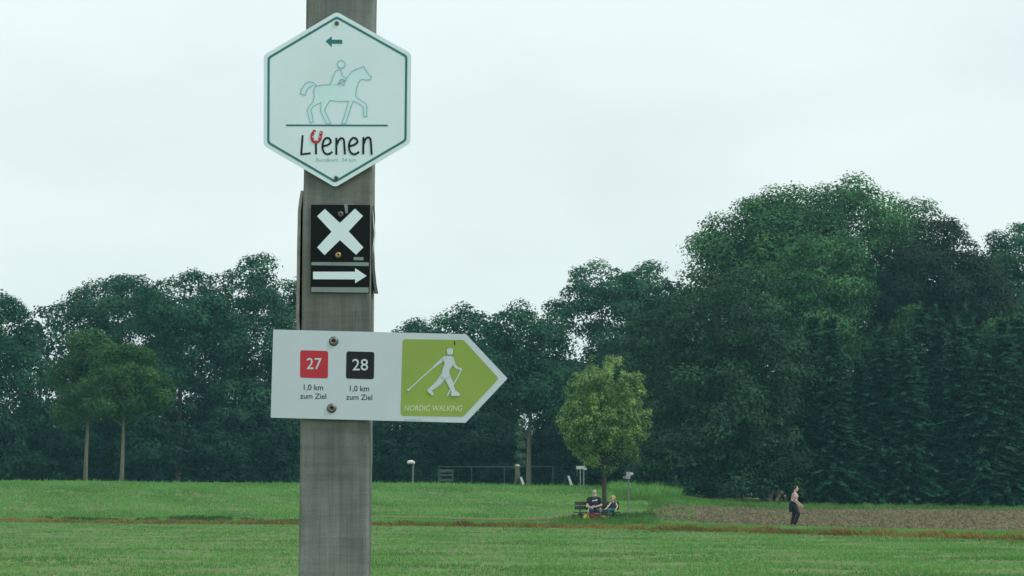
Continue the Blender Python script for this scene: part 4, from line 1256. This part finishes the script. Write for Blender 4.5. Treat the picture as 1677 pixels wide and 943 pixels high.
def man():
    loc = bench_pt((-0.12, -0.30, 0)); loc.z = gz(loc.x, loc.y)
    e = empty('person', loc, BROT)
    tag(e, 'seated person with grey hair and beard, black t-shirt with white print and dark jeans', 'person')
    # local: -y is towards the front, seat front edge at y=0.1
    hip = Vector((0, 0.34, 0.56)); sh = Vector((0.0, 0.40, 1.04)); hd = Vector((0.02, 0.33, 1.29))
    hl = Vector((-0.20, 0.02, 0.66)); hr = Vector((-0.13, 0.0, 0.64))
    arms = {-1: [(-0.22, 0.39, 1.03), (-0.31, 0.24, 0.78), (-0.215, 0.05, 0.665)], 1: [(0.22, 0.39, 1.03), (0.30, 0.22, 0.76), (-0.07, 0.04, 0.665)]}
    legs = {-1: [(-0.11, 0.34, 0.54), (-0.15, -0.08, 0.53), (-0.13, -0.10, 0.10)], 1: [(0.11, 0.34, 0.54), (0.12, -0.08, 0.53), (0.10, -0.02, 0.10)]}
    mb = MB()
    head(mb, hd, (0.05, -1, -0.05), 1.05)
    limb(mb, [hd + Vector((0, 0.02, -0.06)), sh + Vector((0, 0, 0.02))], [0.062, 0.075])
    limb(mb, [hip, Vector((0, 0.36, 0.78)), sh - Vector((0, 0, 0.08))], [0.16, 0.18, 0.16])
    for q in (-1, 1):
        limb(mb, [sh + Vector((0, 0, -0.02))] + arms[q], [0.08, 0.066, 0.05, 0.033])
        limb(mb, legs[q], [0.09, 0.065, 0.045])
        limb(mb, [legs[q][2], Vector(legs[q][2]) + Vector((0.01 * q, -0.14, -0.05))], [0.045, 0.035])
    hand(mb, arms[-1][2], (0.75, -0.65, -0.1), (0, 0.2, -1), 0.7, 1.0, 1)
    hand(mb, arms[1][2], (-1, -0.2, -0.1), (0, 0.2, -1), 0.7, 1.0, -1)
    remeshed('body', mb, 0.009, M['skin'], e, 2)
    eyes(e, hd, (0.05, -1, -0.05), 1.05)
    mb = MB()
    limb(mb, [hip + Vector((0, 0.0, 0.02)), Vector((0, 0.35, 0.76)), sh - Vector((0, 0, 0.10))], [0.19, 0.215, 0.185])
    limb(mb, [hip + Vector((0, -0.03, 0.06)), Vector((0, 0.28, 0.74))], [0.17, 0.17])
    for q in (-1, 1):
        a = arms[q]
        limb(mb, [sh + Vector((0, 0, -0.05)), a[0], Vector(a[0]).lerp(Vector(a[1]), 0.7)], [0.12, 0.092, 0.078])
    limb(mb, [sh + Vector((-0.12, 0, 0.0)), sh + Vector((0.12, 0, 0.0))], [0.10, 0.10])
    sh_o = remeshed('t_shirt', mb, 0.016, M['tee'], e, 3)
    mb = MB()
    for i, (x0, x1) in enumerate(((-0.10, -0.06), (-0.05, -0.01), (0.0, 0.04), (0.05, 0.07), (0.08, 0.12))):
        mb.box(((x0 + x1) / 2 + 0.0, 0.35 - 0.192, 0.955 + 0.008 * i), (x1 - x0, 0.02, 0.05 if i < 4 else 0.08), Matrix.Rotation(R(-14), 3, 'X'))
    mb.build('shirt_print', M['tee_print'], e)
    mb = MB()
    limb(mb, [hip + Vector((-0.07, 0, -0.01)), hip + Vector((0.07, 0, -0.01))], [0.145, 0.145])
    for q in (-1, 1): limb(mb, legs[q], [0.125, 0.092, 0.07])
    remeshed('jeans', mb, 0.016, M['jeans'], e, 3)
    for q in (-1, 1):
        a = Vector(legs[q][2]); mb = MB()
        limb(mb, [a + Vector((0, 0.05, -0.055)), a + Vector((0, -0.05, -0.055)), a + Vector((0.01 * q, -0.17, -0.063))], [0.05, 0.05, 0.042])
        remeshed('shoe', mb, 0.012, M['shoe_dark'], e, 2)
    mb = MB()
    mb.ball(hd + Vector((0, 0.022, 0.045)), (0.09, 0.10, 0.095), 16)
    remeshed('hair', mb, 0.012, M['grey_hair'], e, 1)
    mb = MB()
    limb(mb, [hd + Vector((-0.066, -0.02, -0.06)), hd + Vector((-0.03, -0.075, -0.11)), hd + Vector((0.03, -0.075, -0.11)), hd + Vector((0.066, -0.02, -0.06))], [0.02, 0.032, 0.032, 0.02])
    remeshed('beard', mb, 0.01, M['grey_hair'], e, 2)
man()

def child():
    loc = bench_pt((0.66, -0.25, 0)); loc.z = gz(loc.x, loc.y)
    e = empty('person', loc, BROT)
    tag(e, 'small seated person with sandy hair, navy top and teal trousers, legs along bench', 'person')
    hip = Vector((0.0, 0.24, 0.555)); sh = Vector((0.05, 0.28, 0.84)); hd = Vector((0.03, 0.25, 1.03))
    arms = {-1: [(-0.075, 0.24, 0.83), (-0.17, 0.16, 0.70), (-0.27, 0.07, 0.60)], 1: [(0.17, 0.28, 0.83), (0.235, 0.22, 0.68), (0.15, 0.10, 0.565)]}
    legs = {-1: [(-0.05, 0.22, 0.54), (-0.29, 0.10, 0.55), (-0.48, 0.05, 0.515)], 1: [(0.05, 0.20, 0.54), (-0.18, 0.02, 0.53), (-0.20, -0.02, 0.24)]}
    f = (-0.35, -1, 0.0)
    mb = MB()
    head(mb, hd, f, 0.92)
    limb(mb, [hd + Vector((0, 0.01, -0.05)), sh], [0.045, 0.05])
    limb(mb, [hip, sh - Vector((0, 0, 0.06))], [0.10, 0.095])
    for q in (-1, 1):
        limb(mb, [sh + Vector((0, 0, -0.02))] + arms[q], [0.05, 0.04, 0.03, 0.022])
        limb(mb, legs[q], [0.06, 0.045, 0.032])
        a = Vector(legs[q][2]); limb(mb, [a, a + (Vector((-0.08, -0.02, 0.03)) if q < 0 else Vector((-0.03, -0.09, -0.03)))], [0.032, 0.024])
    hand(mb, arms[-1][2], (-0.7, -0.5, -0.4), (0, 0, -1), 0.4, 0.72, 1)
    hand(mb, arms[1][2], (-0.4, -0.6, -0.5), (-1, 0, 0), 0.6, 0.72, -1)
    remeshed('body', mb, 0.008, M['skin_pale'], e, 2)
    eyes(e, hd, f, 0.92)
    mb = MB()
    limb(mb, [hip + Vector((0, 0, 0.02)), sh - Vector((0, 0, 0.07))], [0.118, 0.115])
    limb(mb, [sh + Vector((-0.09, -0.01, -0.02)), sh + Vector((0.08, 0, -0.02))], [0.058, 0.058])
    remeshed('top', mb, 0.013, M['navy_top'], e, 3)
    mb = MB()
    limb(mb, [hip + Vector((-0.04, 0, 0)), hip + Vector((0.04, 0, 0))], [0.105, 0.105])
    for q in (-1, 1): limb(mb, legs[q], [0.083, 0.06, 0.048])
    remeshed('trousers', mb, 0.013, M['teal_trousers'], e, 3)
    for q in (-1, 1):
        a = Vector(legs[q][2]); mb = MB()
        d = Vector((-0.06, -0.02, 0.10)) if q < 0 else Vector((-0.04, -0.12, -0.05))
        limb(mb, [a + Vector((0, 0.0, -0.03)), a + d], [0.04, 0.034]); remeshed('shoe', mb, 0.011, M['shoe_pale'], e, 2)
    mb = MB()
    mb.ball(hd + Vector((0.012, 0.03, 0.055)), (0.118, 0.108, 0.09), 14)
    for k in range(12):
        a = k * 0.52; mb.ball(hd + Vector((0.012 + 0.108 * math.cos(a), 0.045 + 0.085 * math.sin(a), 0.015 + 0.02 * math.sin(k * 2.1))), 0.032, 8)
    remeshed('hair', mb, 0.011, M['blond_hair'], e, 1)
child()

def woman():
    p = on_ground(1302, 862)
    e = empty('person', p, R(90))            # local -y (front) turned to point along +x
    s = 66.0 / F * p.y / 1.62
    e.scale = (s, s, s)
    tag(e, 'walking person with dark tied-up hair, pink patterned top and black trousers', 'person')
    hip = Vector((0, 0.05, 0.88)); sh = Vector((0, 0.0, 1.32)); hd = Vector((0, -0.045, 1.51))
    legs = {-1: [(-0.08, 0.05, 0.86), (-0.08, -0.13, 0.48), (-0.07, 0.02, 0.10)], 1: [(0.08, 0.05, 0.86), (0.08, 0.03, 0.48), (0.08, 0.13, 0.11)]}
    arms = {1: [(0.17, 0.01, 1.29), (0.22, 0.06, 1.03), (0.19, -0.16, 0.88)], -1: [(-0.17, 0.0, 1.29), (-0.21, -0.02, 1.04), (-0.16, -0.25, 0.86)]}
    f = (0, -1, 0)
    mb = MB()
    head(mb, hd, f, 1.0)
    limb(mb, [hd + Vector((0, 0.03, -0.05)), sh], [0.046, 0.052])
    limb(mb, [hip, Vector((0, 0.02, 1.08)), sh - Vector((0, 0, 0.08))], [0.13, 0.105, 0.11])
    for q in (-1, 1):
        limb(mb, [sh + Vector((0, 0, -0.02))] + arms[q], [0.06, 0.045, 0.036, 0.025])
        limb(mb, legs[q], [0.085, 0.058, 0.038])
        a = Vector(legs[q][2]); limb(mb, [a, a + Vector((0, -0.09, -0.062))], [0.034, 0.022])
    hand(mb, arms[1][2], (0, -0.6, -0.8), (-1, 0, 0), 0.7, 0.9, 1)
    hand(mb, arms[-1][2], (0, -0.6, -0.8), (1, 0, 0), 0.7, 0.9, -1)
    remeshed('body', mb, 0.0085, M['skin_pale'], e, 2)
    eyes(e, hd, f, 1.0)
    mb = MB()
    limb(mb, [Vector((0, 0.04, 0.97)), Vector((0, 0.02, 1.1)), sh - Vector((0, -0.0, 0.09))], [0.135, 0.125, 0.13])
    limb(mb, [Vector((-0.04, -0.05, 1.2)), Vector((0.04, -0.05, 1.2))], [0.095, 0.095])
    for q in (-1, 1):
        limb(mb, [sh + Vector((0.03 * q, 0, -0.04)), arms[q][0], Vector(arms[q][0]).lerp(Vector(arms[q][1]), 0.55)], [0.075, 0.062, 0.056])
    remeshed('blouse', mb, 0.014, M['blouse'], e, 3)
    mb = MB()
    limb(mb, [hip + Vector((-0.05, 0.02, 0)), hip + Vector((0.05, 0.02, 0))], [0.14, 0.14])
    for q in (-1, 1): limb(mb, legs[q], [0.112, 0.08, 0.062])
    remeshed('trousers', mb, 0.014, M['black_trousers'], e, 3)
    mb = MB()   # jacket tied round the waist
    limb(mb, [Vector((-0.11, 0.09, 0.94)), Vector((0, 0.13, 0.95)), Vector((0.12, 0.08, 0.94))], [0.075, 0.09, 0.075])
    limb(mb, [Vector((0.05, 0.16, 0.92)), Vector((0.07, 0.19, 0.62))], [0.08, 0.05]); limb(mb, [Vector((-0.06, 0.16, 0.92)), Vector((-0.07, 0.18, 0.6))], [0.08, 0.05])
    remeshed('tied_jacket', mb, 0.015, M['tee'], e, 3)
    for q in (-1, 1):
        a = Vector(legs[q][2]); mb = MB()
        limb(mb, [a + Vector((0, 0.035, -0.06)), a + Vector((0, -0.06, -0.062)), a + Vector((0, -0.15, -0.072))], [0.04, 0.04, 0.03]); remeshed('shoe', mb, 0.011, M['shoe_dark'], e, 2)
    mb = MB()
    mb.ball(hd + Vector((0, 0.025, 0.04)), (0.086, 0.098, 0.098), 16); mb.ball(hd + Vector((0, 0.11, 0.06)), 0.05, 10)
    remeshed('hair', mb, 0.011, M['dark_hair'], e, 1)
    # small bag carried in the hand
    hp = Vector(arms[1][2]) + Vector((0.0, -0.10, -0.16))
    b = empty('hand_bag', e.location + Matrix.Rotation(R(90), 3, 'Z') @ (hp * s) - Vector((0, 0, 0.12 * s)), R(90)); b.scale = (s, s, s)
    tag(b, 'small pale brown bag held by the walking person', 'bag')
    mb = MB(); mb.box((0, 0, 0.09), (0.07, 0.2, 0.18), taper=0.85)
    mb.build('pouch', plain('tan bag', (0.30, 0.22, 0.16), 0.7), b)
    mb = MB(); mb.tube([(0, -0.07, 0.17), (0, -0.04, 0.235), (0, 0.04, 0.235), (0, 0.07, 0.17)], 0.008, 6); mb.build('handle', plain('tan strap', (0.2, 0.14, 0.1), 0.7), b)
woman()

def tricycle():
    p = bench_pt((-0.2, -0.72, 0)); p.z = gz(p.x, p.y)
    e = empty('tricycle', p, R(222)); e.scale = (1.15, 1.15, 1.15)
    tag(e, 'red child tricycle with yellow wheels in front of the bench', 'tricycle')
    red = plain('red enamel', (0.30, 0.035, 0.04), 0.4, 0.06)
    yel = plain('yellow plastic', (0.46, 0.36, 0.04), 0.5, 0.06)
    wht = plain('pale grip', (0.5, 0.5, 0.44), 0.5)
    blk = plain('dark tyre', (0.03, 0.03, 0.03), 0.7)
    # local +x is forward
    mb = MB(); mb.tube([(0.30, 0, 0.42), (0.2, 0, 0.30), (-0.05, 0, 0.24), (-0.3, 0, 0.24)], 0.035, 10); mb.tube([(-0.3, -0.2, 0.15), (-0.3, 0, 0.24), (-0.3, 0.2, 0.15)], 0.025, 8)
    mb.box((-0.27, 0, 0.275), (0.2, 0.26, 0.025)); mb.build('frame', red, e)
    mb = MB(); mb.ball((-0.1, 0, 0.335), (0.14, 0.11, 0.045), 14); mb.tube([(-0.1, 0, 0.23), (-0.1, 0, 0.33)], 0.025, 8); mb.build('seat', red, e, smooth_shade=True)
    mb = MB(); mb.tube([(0.40, 0.06, 0.17), (0.36, 0.06, 0.34), (0.31, 0, 0.42)], 0.016, 8); mb.tube([(0.40, -0.06, 0.17), (0.36, -0.06, 0.34), (0.31, 0, 0.42)], 0.016, 8); mb.build('fork', red, e)
    mb = MB(); mb.tube([(0.32, 0, 0.40), (0.26, 0, 0.60)], 0.018, 8); mb.tube([(0.2, -0.2, 0.63), (0.26, -0.1, 0.61), (0.26, 0.1, 0.61), (0.2, 0.2, 0.63)], 0.016, 8); hb = mb.build('handlebar', wht, e)
    for q in (-1, 1):
        mb = MB(); mb.tube([(0.23, 0.14 * q, 0.622), (0.17, 0.23 * q, 0.642)], 0.024, 8); mb.build('grip', wht, hb)
    for (x, y, r) in ((0.40, 0, 0.17), (-0.3, 0.22, 0.14), (-0.3, -0.22, 0.14)):
        mb = MB(); mb.torus((x, y, r), r - 0.026, 0.026, (0, 1, 0), 22, 8); w = mb.build('wheel', yel, e, smooth_shade=True)
        mb = MB(); mb.tube([(x, y - 0.02, r), (x, y + 0.02, r)], r - 0.035, 18); mb.build('disc', yel, w)
        mb = MB(); mb.tube([(x, y - 0.035, r), (x, y + 0.035, r)], 0.03, 10); mb.build('hub', red, w)
    for q in (-1, 1):
        mb = MB(); mb.tube([(0.40, 0.035 * q, 0.17), (0.40, 0.09 * q, 0.17 - 0.06 * q), (0.40, 0.14 * q, 0.17 - 0.06 * q)], 0.009, 6); mb.box((0.40, 0.125 * q, 0.17 - 0.06 * q), (0.07, 0.06, 0.018)); mb.build('pedal', blk, e)
tricycle()

# ------------------------------------------------------------------ signposts, lamp, fence, boards, logs
M['galv'] = plain('grey galvanised pole', (0.20, 0.22, 0.215), 0.5, 0.12, 8)
M['board'] = plain('off white board', (0.46, 0.49, 0.47), 0.6, 0.08, 8)
M['palewood'] = plain('pale weathered timber', (0.30, 0.31, 0.27), 0.9, 0.2, 8)
M['greenwood'] = plain('greenish weathered timber', (0.06, 0.095, 0.08), 0.9, 0.25, 6)
def px_m(Y): return Y / F
def signpost():
    b = on_ground(1029, 849)
    e = empty('signpost', b)
    tag(e, 'thin grey signpost with pale direction boards near the bench', 'signpost')
    top = at_y(1030, 772, b.y).z - b.z
    mb = MB(); mb.tube([(0, 0, -0.2), (0.02, 0, top)], 0.036, 10); mb.build('pole', M['galv'], e)
    for (dz, rz, ln, off) in ((-0.10, 35, 0.25, 0.02), (-0.26, 165, 0.30, -0.06)):
        mb = MB(); r = Matrix.Rotation(R(rz), 3, 'Z')
        P = [(-0.04, -0.012, -0.065), (ln - 0.08, -0.012, -0.065), (ln, -0.012, 0), (ln - 0.08, -0.012, 0.065), (-0.04, -0.012, 0.065)]
        vs = [r @ Vector((x, y - 0.045, z)) + Vector((0.02, 0, top + dz)) for x, y, z in P] + [r @ Vector((x, y - 0.033, z)) + Vector((0.02, 0, top + dz)) for x, y, z in P]
        fs = [(0, 1, 2, 3, 4), (9, 8, 7, 6, 5)] + [((i + 1) % 5, i, i + 5, (i + 1) % 5 + 5) for i in range(5)]
        mb.add(vs, fs); mb.build('direction_board', M['board'], e)
    mb = MB(); mb.box((0.0, -0.075, top - 0.17), (0.19, 0.02, 0.31)); mb.build('plate', M['board'], e)
signpost()
def noticeboard():
    Y = 160.0
    b = ground_at(951, Y)
    e = empty('signboard', b)
    tag(e, 'pale board on two thin poles at the crest beside the linden', 'signboard')
    zt = at_y(951, 763, Y).z - b.z
    for x in (-0.02, 0.17):
        mb = MB(); mb.tube([(x, 0, -0.2), (x, 0, zt - 0.05)], 0.035, 8); mb.build('pole', M['galv'], e)
    mb = MB(); mb.box((0.0, -0.05, zt - 0.09), (0.48, 0.03, 0.18)); mb.build('board', M['board'], e)
    mb = MB(); mb.box((0.26, -0.02, zt - 0.16), (0.14, 0.12, 0.14)); mb.build('box', M['board'], e)
    mb = MB(); mb.tube([(-0.2, -0.05, zt - 0.17), (-0.2, -0.05, zt - 0.55)], 0.01, 6); mb.build('bracket', M['galv'], e)
noticeboard()
def lamp():
    Y = 186.0
    b = ground_at(675, Y)
    e = empty('street_lamp', b)
    tag(e, 'short grey lamp post with a white hooded head behind the slope crest', 'lamp')
    zt = at_y(677, 757, Y).z - b.z
    mb = MB(); mb.tube([(0, 0, -0.2), (0.07, 0, zt - 0.05)], [0.06, 0.045], 10); mb.build('pole', M['galv'], e)
    mb = MB(); mb.tube([(0.12, 0, zt - 0.12), (0.1, 0, zt - 0.02), (-0.02, 0, zt + 0.03), (-0.26, 0, zt + 0.0), (-0.32, 0, zt - 0.05)], [0.06, 0.1, 0.125, 0.11, 0.05], 12)
    mb.build('lamp_head', plain('white lamp housing', (0.75, 0.78, 0.76), 0.4, 0.04), e, smooth_shade=True)
lamp()
def fence():
    Y = 182.0
    b = ground_at(718, Y)
    e = empty('rail_fence', b)
    tag(e, 'thin grey rail fence on slender posts before the dark wood', 'fence')
    zr = at_y(800, 764, Y).z - b.z
    x0 = 0; x1 = (905 - 718) * px_m(Y)
    mb = MB(); mb.tube([(x0, 0, zr), (x1 * 0.5, 0, zr - 0.02), (x1, 0, zr)], 0.022, 6); mb.build('rail', plain('dull rail', (0.09, 0.105, 0.10), 0.8), e)
    for q in (0.0, 0.29, 0.575, 0.8, 1.0):
        x = x1 * q; zz = gz(b.x + x, Y) - b.z
        mb = MB(); mb.tube([(x, 0, zz - 0.2), (x, 0, zr - 0.02)], 0.03, 6); mb.build('fence_post', M['greenwood'], e)
    g = empty('slatted_hurdle', ground_at(731, Y - 1.5))
    tag(g, 'greenish slatted timber hurdle at the end of the rail fence', 'hurdle')
    zb = at_y(731, 792, Y - 1.5).z - g.location.z
    k = px_m(Y - 1.5)
    for v, h in ((771, 5), (778, 3), (786, 4), (793, 3)):
        z = at_y(731, v, Y - 1.5).z - g.location.z
        mb = MB(); mb.box((0, 0, z), (23 * k, 0.03, h * k)); mb.build('slat', M['greenwood'], g)
    for x in (-10.5 * k, 10.5 * k):
        mb = MB(); mb.box((x, 0.04, (zr - 0.3) / 2 - 0.1), (0.08, 0.05, zr - 0.1)); mb.build('upright', M['greenwood'], g)
fence()
def capped_post():
    Y = 178.0
    b = ground_at(847, Y)
    e = empty('capped_post', b)
    tag(e, 'weathered olive post with a white rounded cap at the slope crest', 'post')
    zt = at_y(847, 760, Y).z - b.z
    mb = MB(); mb.tube([(0.02, 0, -0.2), (0, 0, zt * 0.5), (0.0, 0, zt - 0.15)], [0.19, 0.16, 0.13], 10); mb.build('shaft', plain('olive weathered post', (0.09, 0.09, 0.06), 0.9, 0.3, 6), e, smooth_shade=True)
    mb = MB(); mb.ball((0.02, 0, zt - 0.1), (0.15, 0.15, 0.09), 12); mb.build('cap', M['board'], e, smooth_shade=True)
    for i, (u, vt, Y2, lab) in enumerate(((852, 781, 175.0, 'pale wooden A-frame board standing against the capped post'), (930, 779, 174.0, 'pale wooden A-frame board standing alone on the crest'))):
        b = ground_at(u, Y2)
        e = empty('a_frame_board', b, R(72))
        tag(e, lab, 'board')
        zt = at_y(u, vt, Y2).z - b.z
        for q in (-1, 1):
            mb = MB()
            w = 0.26; a = 0.26
            mb.add([(-w, a * q, 0), (w, a * q, 0), (w * 0.7, 0.02 * q, zt), (-w * 0.7, 0.02 * q, zt), (-w, (a + 0.03) * q, 0), (w, (a + 0.03) * q, 0), (w * 0.7, 0.05 * q, zt), (-w * 0.7, 0.05 * q, zt)],
                   [(0, 1, 2, 3), (7, 6, 5, 4), (0, 4, 5, 1), (1, 5, 6, 2), (2, 6, 7, 3), (3, 7, 4, 0)])
            mb.build('leaf_board', M['board'] if q < 0 else M['greenwood'], e)
capped_post()
def logs():
    rnd = random.Random(4)
    bark = plain('log bark', (0.06, 0.05, 0.035), 0.9, 0.35, 8)
    cut = plain('cut log end', (0.15, 0.12, 0.075), 0.9, 0.3, 8)
    cut2 = plain('weathered log end', (0.045, 0.042, 0.032), 0.9, 0.3, 8)
    Y = 160.0
    k = px_m(Y)
    spec = []
    for r_, (n, v) in enumerate(((6, 816), (5, 809), (4, 802), (3, 795))):
        for i in range(n):
            spec.append((1251 + r_ * 5 + i * 7.2 + rnd.uniform(-2, 2), v, rnd.uniform(2.2, 3.9), r_))
    words = ['bottom', 'second', 'third', 'top']
    for u, v, rp_, r_ in spec:
        p = at_y(u, v, Y)
        zb = gz(p.x, Y)
        p.z = zb + 0.11 + 0.2 * r_ + rnd.uniform(-0.02, 0.02)
        r = rp_ * k
        o = empty('log', p, R(rnd.uniform(-8, 8)))
        tag(o, 'cut log in the %s layer of the woodpile by the chestnut' % words[r_], 'log', 'logs of the woodpile, %s layer' % words[r_])
        ln = rnd.uniform(0.8, 1.0)
        mb = MB(); mb.tube([(0, -ln / 2, 0), (0.01, 0, 0.01), (0, ln / 2, 0)], [r, r * 1.03, r * 0.95], 10, cap=False); mb.build('bark', bark, o)
        mb = MB(); mb.tube([(0, -ln / 2 - 0.004, 0), (0, -ln / 2 + 0.02, 0)], [r * 0.97, r * 0.97], 10); mb.build('cut_end', cut if rnd.random() < 0.35 else cut2, o)
logs()
